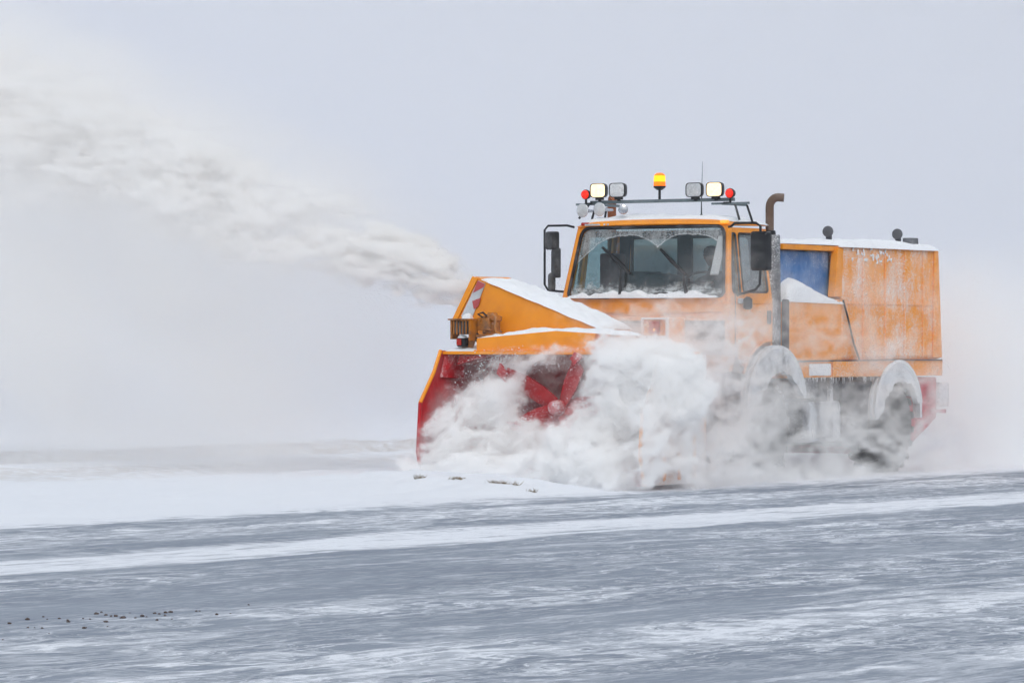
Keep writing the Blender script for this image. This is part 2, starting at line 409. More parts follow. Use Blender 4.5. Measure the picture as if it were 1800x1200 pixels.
# ---------------------------------------------------------------- the truck
A33 = R(33)
truck = empty('snow_blower_truck', (1.54, 45.0, 0), -A33)
tag(truck, 'orange snow blower truck throwing a white plume, cab lamps lit', 'truck')
def P(name, mb, mat, smooth=False, bev=0, parent=None, label=None):
    o = mb.build(name, mat, parent or truck, smooth, bev)
    if label: o['label'] = label
    return o
def lean(z): return .22*max(0, z-2.15)/.9
def F3(x, z): return (x, lean(z) + .07*(x/1.15)**2*abs(x/1.15), z)
def S3(sg): return lambda y, z: (sg*(1.15 - .11*max(0, (z-2.1)/.9)), y + .14*0, z)
# cab shell
cab = MB()
outer = rounded([(-1.15, 2.0), (1.15, 2.0), (1.045, 3.06), (-1.045, 3.06)], [.01, .01, .07, .07], 6, 6)
inner = rounded([(-1.08, 2.185), (1.08, 2.185), (.985, 3.015), (-.985, 3.015)], [.07, .07, .11, .11], 6, 6)
framed(cab, outer, inner, F3, (0, .05, 0))
low = rounded([(-1.15, 1.90), (1.15, 1.90), (1.15, 1.999), (-1.15, 1.999)], .01, 4, 6)
framed(cab, low, [Vector((0, 1.95)) + (p - Vector((0, 1.95)))*.02 for p in low], F3, (0, .05, 0))
for sg in (-1, 1):
    f = S3(sg); th = (-sg*.05, 0, 0)
    # front quarter opening and door window opening share one sheet made of two frames
    framed(cab, rounded([(.135, 2.10), (.40, 2.10), (.43, 3.0), (.30, 3.0)], .01, 5, 3),
           rounded([(.19, 2.24), (.37, 2.20), (.395, 2.93), (.30, 2.93)], .04, 5, 3), f, th)
    framed(cab, rounded([(.402, 2.10), (1.13, 2.10), (1.09, 3.0), (.432, 3.0)], .01, 5, 3),
           rounded([(.44, 2.24), (1.04, 2.24), (1.01, 2.93), (.46, 2.93)], .05, 5, 3), f, th)
rearo = rounded([(-1.14, 1.4), (1.14, 1.4), (1.04, 3.0), (-1.04, 3.0)], .02, 5, 3)
reari = rounded([(-.86, 2.38), (.86, 2.38), (.82, 2.90), (-.82, 2.90)], .07, 5, 3)
framed(cab, rearo, reari, lambda x, z: (x, 1.12, z), (0, .04, 0))
cab_o = P('cab_body', cab, 'paint_cab', True)
# A-pillar corners so the front and the sides meet in a rounded edge
for sg in (-1, 1):
    pts = []
    P('corner_post', MB().tube([(sg*1.135, .085, 1.92), (sg*1.135, .085, 2.15), (sg*1.03, .285, 3.03)], [.03, .033, .033], 10), 'paint_cab', True, parent=cab_o)
# roof with a rounded edge
def roof_mesh():
    nx, ny = 40, 24; vs = []
    for j in range(ny+1):
        for i in range(nx+1):
            u, v = 2*i/nx-1, 2*j/ny-1
            x = 1.065*u; y = .70 + .46*v - .05*(1-u*u)*(v < 0)*abs(v)
            e = (1-abs(u)**8)*(1-abs(v)**9)
            vs.append((x, y, 3.03 + .065*max(e, 0)**.5 + .02*(1-u*u)))
    return MB().add(vs, [(j*(nx+1)+i, j*(nx+1)+i+1, (j+1)*(nx+1)+i+1, (j+1)*(nx+1)+i) for j in range(ny) for i in range(nx)])
P('roof', roof_mesh(), 'paint', True)
P('roof_snow', MB().add(*(lambda a: (a.v, a.f))(roof_mesh())), 'snow', True) if False else None
snow_cap('roof_snow', [(-1.0, .30, 3.09), (1.0, .30, 3.085), (1.07, 1.18, 3.05), (-1.07, 1.18, 3.07)], .08, truck, 70, 36, .012, power=5, seed=2)
# badge: worn white word and two small letters on the roof edge
for i in range(9):
    hh = .018 + .008*random.random()
    P('badge_letter', MB().box((-.93+i*.024, .215, 3.045), (-.93+i*.024+.019, .235, 3.045+hh)), 'white')
for xx in (-.66, -.61): P('badge_letter', MB().box((xx, .205, 3.046), (xx+.022, .225, 3.066)), 'white')
for xx in (-1.0, .93):
    o = P('marker_lamp', MB().box((xx, .235, 3.045), (xx+.10, .30, 3.085)), 'amber_on' if xx > 0 else 'lens_red', False, .012, label='small amber lamp above the windscreen' if xx > 0 else 'small unlit lamp above the windscreen')
# windscreen, its rubber, wipers
gl_loop = rounded([(-1.06, 2.20), (1.06, 2.20), (.965, 2.995), (-.965, 2.995)], [.06, .06, .1, .1], 6, 8)
P('windscreen', pane(gl_loop, lambda x, z: (lambda q: (q[0], q[1]+.02, q[2]))(F3(x, z)), 6), 'screen', True)
P('windscreen_seal', MB().tube([Vector(F3(*p)) + Vector((0, .004, 0)) for p in inner + inner[:1]], .021, 8, False), 'rubber', True)
def wiper(px_, pz_, tx, tz, bx0, bz0, bx1, bz1):
    g = lambda x, z, o=-.03: Vector(F3(x, z)) + Vector((0, o, 0))
    w_ = P('wiper', MB().tube([g(px_, pz_, -.02), g((px_+tx)/2, (pz_+tz)/2, -.05), g(tx, tz, -.04)], [.028, .018, .012], 8), 'black', True)
    P('wiper_blade', MB().tube([g(bx0, bz0, -.012), g((bx0+bx1)/2, (bz0+bz1)/2, -.02), g(bx1, bz1, -.012)], [.016, .026, .018], 6), 'black', True, parent=w_)
    P('wiper_pivot', MB().lathe(g(px_, pz_, -.03), (0, 1, 0), [(-.01, .0), (-.01, .026), (.03, .03)], 12), 'black', True, parent=w_)
wiper(-.29, 2.215, -.32, 2.52, -.64, 2.78, -.20, 2.46)
wiper(.62, 2.20, .55, 2.46, .18, 2.75, .56, 2.44)
for xx in (-.62, .28):
    P('washer_panel', MB().prism([(xx-.17, -.012, 2.16), (xx+.17, -.012, 2.16), (xx+.165, .0, 2.215), (xx+.05, .0, 2.235), (xx-.10, .0, 2.235), (xx-.165, .0, 2.21)], (0, .02, 0)), 'black_frost', False, .008)
lo = [Vector(F3(x, 2.165)) for x in np.linspace(-1.07, 1.07, 2)]
snow_cap('windscreen_snow', [(-1.05, -.035, 2.17), (1.02, -.035, 2.165), (1.02, .055, 2.18), (-1.05, .055, 2.19)], .06, truck, 90, 10, .06, power=3, seed=9, hang=.0)
# side glass and seals
for sg in (-1, 1):
    f = S3(sg); g = lambda y, z, f=f, sg=sg: (lambda q: (q[0]-sg*.02, q[1], q[2]))(f(y, z))
    l1 = rounded([(.19, 2.24), (.37, 2.20), (.395, 2.93), (.30, 2.93)], .04, 5, 3)
    l2 = rounded([(.44, 2.24), (1.04, 2.24), (1.01, 2.93), (.46, 2.93)], .05, 5, 3)
    for nm, l in (('quarter_window', l1), ('door_window', l2)):
        w_ = P(nm, pane(l, g, 2), 'side_glass', True)
        P('window_seal', MB().tube([Vector(f(*p)) for p in l + l[:1]], .014, 6, False), 'rubber', True, parent=w_)
P('rear_window', pane(reari, lambda x, z: (x, 1.13, z), 2), 'rear_glass')
# doors below the windows, wheel arch cut out of them
for sg in (-1, 1):
    arch = [(1.06 + .76*math.cos(a), .90 + .76*math.sin(a)) for a in np.linspace(R(88), R(150), 10)]
    pl = [(.03, 1.52), (.03, 2.098), (1.13, 2.098), (1.13, 1.66)] + [(y, z) for y, z in arch if z > 1.3] + [(.30, 1.52)]
    d = P('door', MB().prism([(sg*1.15, y, z) for y, z in pl], (-sg*.05, 0, 0)), 'paint_frost2', False, .012)
    P('arch_lip', MB().tube([(sg*1.16, y, z) for y, z in arch], .016, 6), 'paint_frost', True, parent=d)
    P('door_handle', MB().box((sg*1.15, .98, 1.86), (sg*1.175, 1.06, 2.02)), 'black_frost', False, .01, parent=d)
    P('door_seam', MB().tube([(sg*1.152, .22, 1.55), (sg*1.152, .22, 2.13), (sg*1.10, .27, 2.6)], .006, 5), 'black_frost', parent=d)
    P('indicator', MB().box((sg*1.152, .27, 2.10), (sg*1.175, .40, 2.16)), 'lamp_off', False, .015)
    P('kerb_mirror', MB().lathe((sg*1.22, .40, 2.03), (0, 0, 1), [(0, .03), (.02, .055), (.12, .055), (.15, .02)], 12), 'black_frost', True)
# grille, bumper and chassis front
g = P('grille', MB().box((-1.12, .03, 1.50), (1.12, .10, 1.90)), 'black_frost')
for k in range(5):
    P('grille_bar', MB().box((-1.10, .0, 1.55+k*.07), (1.10, .03, 1.58+k*.07)), 'chassis', False, .006, parent=g)
P('bumper', MB().prism([(-1.16, -.06, 1.30), (1.16, -.06, 1.30), (1.16, .03, 1.50), (-1.16, .03, 1.50)], (0, .2, 0)), 'paint_frost2', False, .02)
P('front_headlamp', MB().lathe((.82, -.08, 1.40), (0, -1, 0), [(-.1, .09), (0, .095), (.02, .085), (.03, .0)], 20), 'lamp_off', True)
P('front_headlamp', MB().lathe((-.82, -.08, 1.40), (0, -1, 0), [(-.1, .09), (0, .095), (.02, .085), (.03, .0)], 20), 'lamp_off', True)
P('step_box', MB().box((.70, .05, .55), (1.12, .42, 1.28)), 'chassis', False, .02)
P('step_box', MB().box((-1.12, .05, .55), (-.70, .42, 1.28)), 'chassis', False, .02)
# interior
P('dashboard', MB().prism([(-1.0, .16, 1.9), (-1.0, .16, 2.20), (-1.0, .34, 2.29), (-1.0, .50, 2.24), (-1.0, .50, 1.9)], (2.0, 0, 0)), 'interior', False, .02)
def seat(x, y):
    s_ = P('seat', MB().box((x-.25, y-.22, 1.72), (x+.25, y+.25, 1.86)), 'seat', False, .04)
    P('backrest', MB().prism([(x-.24, y+.18, 1.86), (x+.24, y+.18, 1.86), (x+.22, y+.27, 2.50), (x-.22, y+.27, 2.50)], (0, .10, 0)), 'seat', False, .04, parent=s_)
seat(.52, .78); seat(-.60, .80)
P('engine_cover', MB().prism([(-.42, .28, 1.8), (.24, .28, 1.8), (.20, .30, 2.44), (-.40, .30, 2.50)], (0, .55, 0)), 'seat', False, .06)
P('window_pillar', MB().box((-.15, 1.075, 2.3), (.07, 1.105, 2.98)), 'interior', False, .02, label='dark upright between the rear windows')
P('window_pillar', MB().box((-.80, 1.075, 2.3), (-.775, 1.105, 2.98)), 'interior', label='thin upright in the rear window')
P('curtain', MB().box((-.96, .60, 2.05), (-.80, .95, 2.72)), 'curtain', False, .02)
P('cab_lining', MB().box((-1.0, .45, 2.93), (1.0, 1.1, 2.96)), 'interior')
lin = MB(); framed(lin, rounded([(-1.0, 1.7), (1.0, 1.7), (.98, 2.95), (-.98, 2.95)], .02, 5, 3), reari, lambda x, z: (x, 1.107, z), (0, .006, 0)); P('cab_lining', lin, 'interior')
P('cab_floor', MB().box((-1.1, .06, 1.66), (1.1, 1.1, 1.70)), 'interior')
swc = Vector((.52, .40, 2.36)); swn = Vector((0, -.55, .83)).normalized(); su = Vector((1, 0, 0)); sv = swn.cross(su)
sw = P('steering_wheel', MB().tube([swc + (su*math.cos(a)+sv*math.sin(a))*.22 for a in np.linspace(0, 2*math.pi, 33)], .016, 8, False), 'black', True)
P('spoke', MB().tube([swc - su*.22, swc, swc + su*.22], .014, 6).tube([swc, swc - swn*.35], .03, 8), 'black', True, parent=sw)
# mirrors and their arms
def tb(name, pts, r, mat, parent=None, label=None, n=8): return P(name, MB().tube(pts, r, n), mat, True, parent=parent, label=label)
ml = tb('mirror_arm', [(-1.07, .20, 3.03), (-1.12, .12, 3.05), (-1.38, .10, 3.05), (-1.43, .10, 3.0), (-1.43, .10, 2.34), (-1.38, .10, 2.27), (-1.14, .10, 2.25)], .014, 'black', label='square tube loop carrying the far side mirrors')
def mirror(cx, cy, cz, w_, h_, dpt, parent, mat='black', turn=0, label=None):
    l = rounded([(-w_/2, -h_/2), (w_/2, -h_/2), (w_/2, h_/2), (-w_/2, h_/2)], .035, 5, 1); c, s_ = math.cos(turn), math.sin(turn)
    def f3(sc, yy): return [(cx + p.x*sc*c - yy*s_, cy + p.x*sc*s_ + yy*c, cz + p.y*sc) for p in l]
    n = len(l); vs = f3(.86, -dpt/2) + f3(1, -dpt/4) + f3(1, dpt/2)
    fs = [tuple(range(n))[::-1]] + [(q*n+i, q*n+(i+1) % n, (q+1)*n+(i+1) % n, (q+1)*n+i) for q in (0, 1) for i in range(n)] + [tuple(range(2*n, 3*n))]
    o = P('mirror', MB().add(vs, fs), mat, True, parent=parent)
    if label: o['label'] = label
    return o
mirror(-1.33, .10, 2.87, .17, .22, .10, ml, 'black_frost', R(-20), 'ribbed upper mirror on the far side')
mirror(-1.27, .10, 2.60, .12, .36, .08, ml, 'black_frost', R(-35))
mirror(-1.33, .10, 2.37, .10, .22, .06, ml, 'black_frost', R(-35))
mr = tb('mirror_arm', [(1.09, .18, 3.0), (1.15, .12, 3.0), (1.20, .12, 3.04), (1.48, .13, 3.04), (1.53, .15, 3.0), (1.53, .15, 2.48), (1.52, .15, 2.32), (1.46, .16, 2.26), (1.16, .25, 2.20)], .016, 'black', label='bent tube carrying the near side mirror')
mirror(1.53, .15, 2.71, .23, .46, .12, mr, 'black', R(0), 'tall black rear-view mirror on the near side')
# roof rack with its lamps
rk = P('roof_rack', MB().box((-1.02, .48, 3.315), (.98, .52, 3.355)), 'steel', False, .004)
P('rack_bar', MB().box((-1.20, .44, 3.30), (-.85, .48, 3.325)), 'steel', parent=rk)
P('rack_bar', MB().box((.70, .44, 3.275), (1.20, .48, 3.30)), 'steel', parent=rk)
P('rack_bar', MB().box((.84, .44, 3.27), (.88, .98, 3.30)), 'steel', parent=rk)
P('rack_bar', MB().box((-.94, .44, 3.29), (-.90, .98, 3.32)), 'steel', parent=rk)
for a, b in (((-1.02, .46, 3.31), (-1.14, .42, 3.14)), ((-.92, .46, 3.31), (-.98, .46, 3.13)), ((1.0, .48, 3.28), (1.05, .50, 3.09)), ((.98, .80, 3.28), (1.04, .84, 3.06)), ((-.98, .80, 3.28), (-1.04, .84, 3.1))):
    tb('rack_leg', [a, b], .014, 'black_frost', rk)
def flood(x, z, on, label):
    y = .42; w_, h_ = .215, .17
    l = rounded([(-w_/2, -h_/2), (w_/2, -h_/2), (w_/2, h_/2), (-w_/2, h_/2)], .05, 6, 1); n = len(l)
    def ring(sc, yy): return [(x + p.x*sc, y+yy, z + p.y*sc) for p in l]
    vs = ring(.93, -.005) + ring(1.0, -.012) + ring(1.03, .01) + ring(.97, .06) + ring(.72, .11)
    fs = [(q*n+i, q*n+(i+1) % n, (q+1)*n+(i+1) % n, (q+1)*n+i) for q in range(4) for i in range(n)] + [tuple(range(4*n, 5*n))]
    o = P('work_lamp', MB().add(vs, fs), 'black', True, label=label)
    P('lamp_glass', MB().add([(a, b-.004, c) for a, b, c in ring(.92, 0)] + [(x, y-.022, z)], [(i, (i+1) % n, n) for i in range(n)]), 'lamp_on' if on else 'lamp_off', True, parent=o)
    P('lamp_bracket', MB().box((x-.05, y+.02, z-.115), (x+.05, y+.06, z-.085)).box((x-.015, y+.03, z-.13), (x+.015, y+.06, z-.08)), 'black', parent=o)
for x, z, on, lb in ((-.87, 3.475, 1, 'lit rectangular lamp at the far end of the roof rack'), (-.60, 3.475, 0, 'unlit frosted lamp beside the far lit one'), (.47, 3.455, 0, 'unlit frosted lamp beside the near lit one'), (.75, 3.455, 1, 'lit rectangular lamp at the near end of the roof rack')):
    flood(x, z, on, lb)
for x, z, lb in ((-1.045, 3.43, 'round red lamp on the far end of the rack'), (.965, 3.405, 'round red lamp on the near end of the rack')):
    o = P('red_lamp', MB().lathe((x, .42, z), (0, -1, 0), [(-.07, .02), (-.05, .05), (0, .062), (.01, .058)], 20), 'black', True, label=lb)
    P('lamp_glass', MB().lathe((x, .405, z), (0, -1, 0), [(0, .054), (.02, .045), (.03, .02), (.032, .0)], 20), 'marker_on', True, parent=o)
    P('lamp_bracket', MB().box((x-.01, .42, z-.11), (x+.01, .44, z-.05)).box((x-.09 if x > 0 else x, .42, z-.115), (x if x > 0 else x+.09, .44, z-.10)), 'black', parent=o)
bc = P('beacon', MB().lathe((-.05, .50, 3.465), (0, 0, 1), [(0, .03), (.03, .072), (.05, .075)], 20).tube([(-.05, .5, 3.34), (-.05, .5, 3.47)], .016), 'black', True, label='flashing amber beacon in the middle of the rack')
P('beacon_glass', MB().lathe((-.05, .50, 3.515), (0, 0, 1), [(0, .073), (.10, .068), (.135, .062), (.155, .035), (.158, 0)], 20), 'beacon', True, parent=bc)
P('beacon_bulb', MB().lathe((-.05, .50, 3.565), (0, 0, 1), [(0, .0705), (.04, .0715), (.075, .066)], 20), 'beacon_core', True, parent=bc)
for x, y, z in ((-1.04, .34, 3.235), (-.80, .34, 3.245)):
    h_ = P('air_horn', MB().lathe((x, y, z), (0, -1, 0), [(-.30, .016), (-.12, .022), (-.04, .045), (0, .085), (.004, .08)], 24), 'chrome', True)
    P('horn_cover', MB().lathe((x, y-.003, z), (0, -1, 0), [(0, .082), (.008, .07), (.012, 0)], 24), 'lamp_off', True, parent=h_)
h_ = P('air_horn', MB().lathe((-.44, .30, 3.235), (.6, -1, 0), [(-.30, .012), (-.1, .016), (-.03, .03), (0, .06), (.004, .055)], 20), 'chrome', True, label='small open chrome horn beside the two large ones')
tb('aerial', [(.46, .62, 3.14), (.46, .62, 3.32), (.475, .62, 3.80)], [.009, .006, .0016], 'black', label='thin whip aerial on the cab roof', n=6)
P('aerial_base', MB().lathe((.46, .62, 3.12), (0, 0, 1), [(0, .06), (.02, .045), (.05, .012)], 14), 'black', True)
# exhausts
ex = P('silencer', MB().lathe((1.06, 1.27, 1.30), (0, 0, 1), [(0, .10), (.9, .105), (1.62, .098), (1.63, .09)], 24), 'muffler', True)
P('heat_shield', MB().box((1.14, 1.36, 1.55), (1.20, 1.46, 2.16)), 'chassis', False, .02, parent=ex)
el = [(1.04, 1.25, 2.90), (1.04, 1.25, 3.26)] + [(1.04 + .085*(1-math.cos(a)), 1.25 + .05*(1-math.cos(a)), 3.26 + .12*math.sin(a)) for a in np.linspace(R(12), R(90), 8)] + [(1.19, 1.33, 3.375)]
P('exhaust_pipe', MB().tube(el, .05, 18), 'rust', True, parent=ex)
P('clamp_ring', MB().lathe((1.04, 1.25, 2.93), (0, 0, 1), [(0, .075), (.05, .07), (.055, .05)], 20), 'black', True, parent=ex)
P('intake_pipe', MB().tube([(-1.20, 1.28, 2.2), (-1.20, 1.28, 3.33), (-1.18, 1.26, 3.40), (-1.13, 1.22, 3.43)], .055, 14), 'rust2', True)
# rear body
bod = MB()
bod.prism([(1.15, 2.86, 1.42), (1.15, 5.62, 1.42), (1.15, 5.50, 2.84), (1.15, 2.86, 2.84)], (-2.3, 0, 0))
bo = P('rear_body', bod, 'paint_frost', False, .05)
lowp = rounded([(1.44, 1.42), (2.84, 1.42), (2.84, 2.17), (1.44, 2.17)], [.02, .02, .1, .22], 6, 1)
P('engine_cowl', MB().prism([(1.17, p.x, p.y) for p in lowp], (-2.34, 0, 0)), 'paint_frost2', False, .05)
P('sill_panel', MB().box((-1.16, 1.44, 1.21), (1.16, 5.64, 1.405)), 'paint_frost2', False, .015)
P('sill_patch', MB().box((1.162, 2.0, 1.235), (1.18, 2.55, 1.38)), 'snow', False, .01, label='pale panel on the sill crusted with snow')
P('sill_patch', MB().box((1.162, 2.60, 1.215), (1.185, 3.22, 1.41)), 'paint_frost', False, .01, label='square orange panel on the sill crusted with snow')
tx = 1.02
P('tarp_panel', MB().box((-tx, 1.50, 2.15), (tx, 2.80, 2.76)), 'blue', False, .03, label='blue tarpaulin side between the cab and the box')
P('tarp_frame', MB().box((-1.12, 1.44, 2.762), (1.12, 2.95, 2.83)), 'paint', False, .01)
for sg in (-1, 1):
    P('tarp_frame', MB().prism([(sg*1.165, 2.66, 2.20), (sg*1.165, 2.86, 2.20), (sg*1.165, 2.90, 2.80), (sg*1.165, 2.76, 2.80)], (-sg*.10, 0, 0)), 'paint_cab', False, .01)
snow_cap('ledge_snow', [(.90, 1.44, 2.14), (1.19, 1.44, 2.14), (1.19, 2.90, 2.12), (.90, 2.90, 2.14)], .24, truck, 16, 50, .03, power=5, seed=14, hf=lambda u, v: .04 + .30*math.exp(-((v-.18)/.42)**2)*(1-.35*u))
snow_cap('ledge_snow', [(-.90, 1.44, 2.14), (-1.19, 1.44, 2.14), (-1.19, 2.90, 2.12), (-.90, 2.90, 2.14)], .2, truck, 16, 50, .03, power=5, seed=15, hf=lambda u, v: .04 + .26*math.exp(-((v-.2)/.4)**2)*(1-.35*u))
snow_cap('body_snow', [(-1.17, 2.84, 2.845), (1.19, 2.84, 2.845), (1.19, 5.54, 2.845), (-1.17, 5.54, 2.845)], .08, truck, 40, 70, .02, power=7, seed=21, hang=.03)
snow_cap('body_snow', [(-1.13, 1.44, 2.832), (1.13, 1.44, 2.832), (1.13, 2.86, 2.835), (-1.13, 2.86, 2.835)], .05, truck, 30, 36, .01, power=7, seed=23, hang=.0)
for k, y in enumerate((3.42, 4.02, 4.55, 5.06)):
    P('body_rib', MB().box((1.15, y, 1.45), (1.165, y+.035, 2.80)), 'paint_frost', False, .006, parent=bo)
P('body_seam', MB().box((1.15, 3.0, 2.11), (1.162, 5.5, 2.135)), 'paint_frost', False, .005, parent=bo)
P('corner_post', MB().prism([(1.152, 5.34, 1.44), (1.152, 5.60, 1.44), (1.152, 5.49, 2.82), (1.152, 5.38, 2.82)], (.02, 0, 0)), 'paint_frost2', False, .008, parent=bo)
tb('strap', [(1.185, 2.85, 2.16), (1.19, 2.96, 1.95), (1.19, 3.12, 1.62), (1.19, 3.27, 1.43)], .013, 'black', label='dark strap hanging down the seam of the box')
tb('seam_rod', [(1.17, 1.5, 1.41), (1.185, 3.3, 1.415), (1.17, 5.6, 1.41)], .008, 'black_frost')
for x, y, z, lb in ((.80, 3.17, 3.02, 'round work lamp over the front of the box'), (.80, 5.05, 3.03, 'round work lamp over the rear of the box')):
    o = P('roof_lamp', MB().lathe((x, y, z), (.3, -1, 0), [(-.07, .03), (-.05, .06), (0, .07), (.012, .062), (.02, 0)], 20), 'dark_lens', True, label=lb)
    P('lamp_bracket', MB().box((x-.03, y+.0, 2.83), (x+.03, y+.05, z-.05)), 'chassis', parent=o)
P('roof_box', MB().box((.86, 5.08, 2.85), (1.0, 5.26, 2.98)), 'chassis', False, .01)
cl = MB()
for k in range(26):      # curled clumps of snow hanging under the roof edge of the box
    y = 3.05 + 1.15*random.random()**.8; z = 2.79 - random.random()*.14; q = random.random()*6; rr = .018 + .02*random.random()
    cl.tube([(1.165, y + rr*math.cos(q+a), z + rr*math.sin(q+a)) for a in (0, .8, 1.6, 2.4)], [.006, .012, .012, .005], 6)
P('snow_clumps', cl, 'snow', True).__setitem__('kind', 'stuff')
# icicles of rime under the sill
ic = MB()
for k in range(44):
    y = 1.9 + random.random()*2.0; l = .02 + random.random()**2*.07
    ic.lathe((1.165 - random.random()*.05, y, 1.215), (0, 0, -1), [(0, .008), (l*.5, .005), (l, .001)], 5)
P('icicles', ic, 'snow').__setitem__('kind', 'stuff')
# chassis, tank, wheels, mudguards
ch = MB().box((-.55, .2, .62), (-.40, 5.7, .90)).box((.40, .2, .62), (.55, 5.7, .90))
for y in (.5, 1.8, 3.0, 4.3, 5.4): ch.box((-.41, y, .68), (.41, y+.12, .84))
P('chassis_frame', ch, 'chassis', False, .01)
P('subframe', MB().box((-1.05, 2.35, .92), (1.05, 4.75, 1.205)), 'chassis', False, .02)
P('fuel_tank', MB().prism([(1.10, p.x, p.y) for p in rounded([(1.98, .42), (2.95, .42), (2.95, .92), (1.98, .92)], .08, 5, 0)], (-.55, 0, 0)), 'tank', False, .02)
P('tool_box', MB().box((.55, 1.86, .96), (1.12, 2.32, 1.20)), 'tank', False, .02)
P('battery_box', MB().box((.60, 3.02, .36), (1.08, 3.85, 1.16)), 'chassis', False, .03)
P('side_post', MB().box((1.06, 2.66, .60), (1.10, 2.74, 1.205)), 'tank')
P('transmission', MB().box((-.38, 1.3, .36), (.38, 3.6, .70)), 'chassis', False, .06)
for y in (1.08, 4.30):
    P('axle', MB().tube([(-1.0, y, .58), (-.2, y, .58), (0, y, .56), (.2, y, .58), (1.0, y, .58)], [.07, .09, .22, .09, .07], 14), 'chassis', True)
def wheel(sg, y, steer=0):
    xo = sg*.93; r = .58; w_ = .19; e = empty('wheel', (xo, y, .575), steer); e.parent = truck
    prof = [(-w_, .34), (-w_*1.03, .42), (-w_*.98, .53), (-w_*.82, r), (0, r+.012), (w_*.82, r), (w_*.98, .53), (w_*1.03, .42), (w_, .34)]
    ty = MB().lathe((0, 0, 0), (1, 0, 0), prof, 48)
    for k in range(20):      # chunky tread bars, left and right halves staggered
        for side in (-1, 1):
            a = 2*math.pi*(k + (.5 if side > 0 else 0))/20
            c, s_ = math.cos(a), math.sin(a); c2, s2 = math.cos(a+.07), math.sin(a+.07); c3, s3 = math.cos(a+.20), math.sin(a+.20); c4, s4 = math.cos(a+.13), math.sin(a+.13)
            r0, r1 = r-.02, r+.042
            x1, x0 = side*w_*1.0, side*w_*.08
            vs = [(x1, c*r0, s_*r0), (x1, c4*r0, s4*r0), (x0, c3*r0, s3*r0), (x0, c2*r0, s2*r0), (x1, c*(r1-.02), s_*(r1-.02)), (x1, c4*(r1-.02), s4*(r1-.02)), (x0, c3*r1, s3*r1), (x0, c2*r1, s2*r1)]
            ty.add(vs, [(0,1,2,3), (4,5,6,7), (0,1,5,4), (1,2,6,5), (2,3,7,6), (3,0,4,7)])
    t_ = ty.build('tyre', 'tyre', e, True)
    MB().lathe((sg*.03, 0, 0), (sg, 0, 0), [(0, .05), (.02, .20), (.10, .26), (.14, .335), (.155, .345), (.15, .32), (.06, .24), (.05, .12), (.15, .10), (.17, .07), (.175, 0)], 32).build('rim', 'chassis', e, True)
    return e
wheel(1, 1.08, R(4)); wheel(-1, 1.08, R(4)); wheel(1, 4.30); wheel(-1, 4.30)
def mudguard(sg, y, r, zc, x0, x1, a0, a1, mat, th=.035):
    vs, fs = [], []; A = np.linspace(R(a0), R(a1), 26); W = np.linspace(0, 1, 7)
    for sh in (0, th):
        for a in A:
            for q in W:
                rr = r - sh - .10*q**3*0 - .05*q**4
                x = x0 + (x1-x0)*q
                vs.append((sg*x, y - rr*math.cos(a), zc + rr*math.sin(a)))
    n, m = len(A), len(W)
    for i in range(n-1):
        for j in range(m-1):
            for o_ in (0, n*m): fs.append((o_+i*m+j, o_+i*m+j+1, o_+(i+1)*m+j+1, o_+(i+1)*m+j))
    for i in range(n-1):
        for j in (0, m-1): fs.append((i*m+j, (i+1)*m+j, n*m+(i+1)*m+j, n*m+i*m+j))
    for i in (0, n-1):
        for j in range(m-1): fs.append((i*m+j, i*m+j+1, n*m+i*m+j+1, n*m+i*m+j))
    mb = MB().add(vs, fs)
    mb.tube([(sg*(x1-.02), y - (r-.04)*math.cos(a), zc + (r-.04)*math.sin(a)) for a in A], [.028 + .014*mnoise.noise(Vector((a*3, y, sg))) for a in A], 8)
    if True:     # snow packed into the guard
        C = np.linspace(R(-8), R(170), 34); wd = [.04 + (.30 if y < 2 else .22)*math.sin(((a - C[0])/(C[-1]-C[0]))**.62*math.pi)**.6 + .05*mnoise.noise(Vector((a*5, sg, y))) + .02*mnoise.noise(Vector((a*17, sg, y))) for a in C]
        vs2 = [(sg*(x1-.005-.07*k), y - rr*math.cos(a), zc + rr*math.sin(a)) for k in (0, 1) for a, q in zip(C, wd) for rr in (r-.0, r-.03-q)]
        nn_ = len(C)*2
        mb.add(vs2, [(i*2+o_, i*2+1+o_, i*2+3+o_, i*2+2+o_) for o_ in (0, nn_) for i in range(len(C)-1)] + [(i*2+1, i*2+3, nn_+i*2+3, nn_+i*2+1) for i in range(len(C)-1)])
    return P('mudguard', mb, mat, True)
for sg in (-1, 1):
    mudguard(sg, 1.10, .73, .88, .66, 1.24, -12, 172, 'guard'); mudguard(sg, 4.34, .66, .76, .66, 1.20, -8, 188, 'guard')
P('rear_frame', MB().prism([(1.08, 4.62, .20), (1.08, 5.62, .66), (1.08, 5.62, 1.19), (1.08, 5.02, 1.19)], (-2.1, 0, 0)), 'red_dull', False, .02, label='red sloping frame behind the rear wheels')
P('rear_box', MB().box((.70, 5.63, .80), (1.12, 5.92, 1.12)), 'tank', False, .03, label='pale box at the tail of the truck')
P('tow_plate', MB().box((-.9, 5.63, .72), (1.10, 5.85, .77)), 'red_dull')

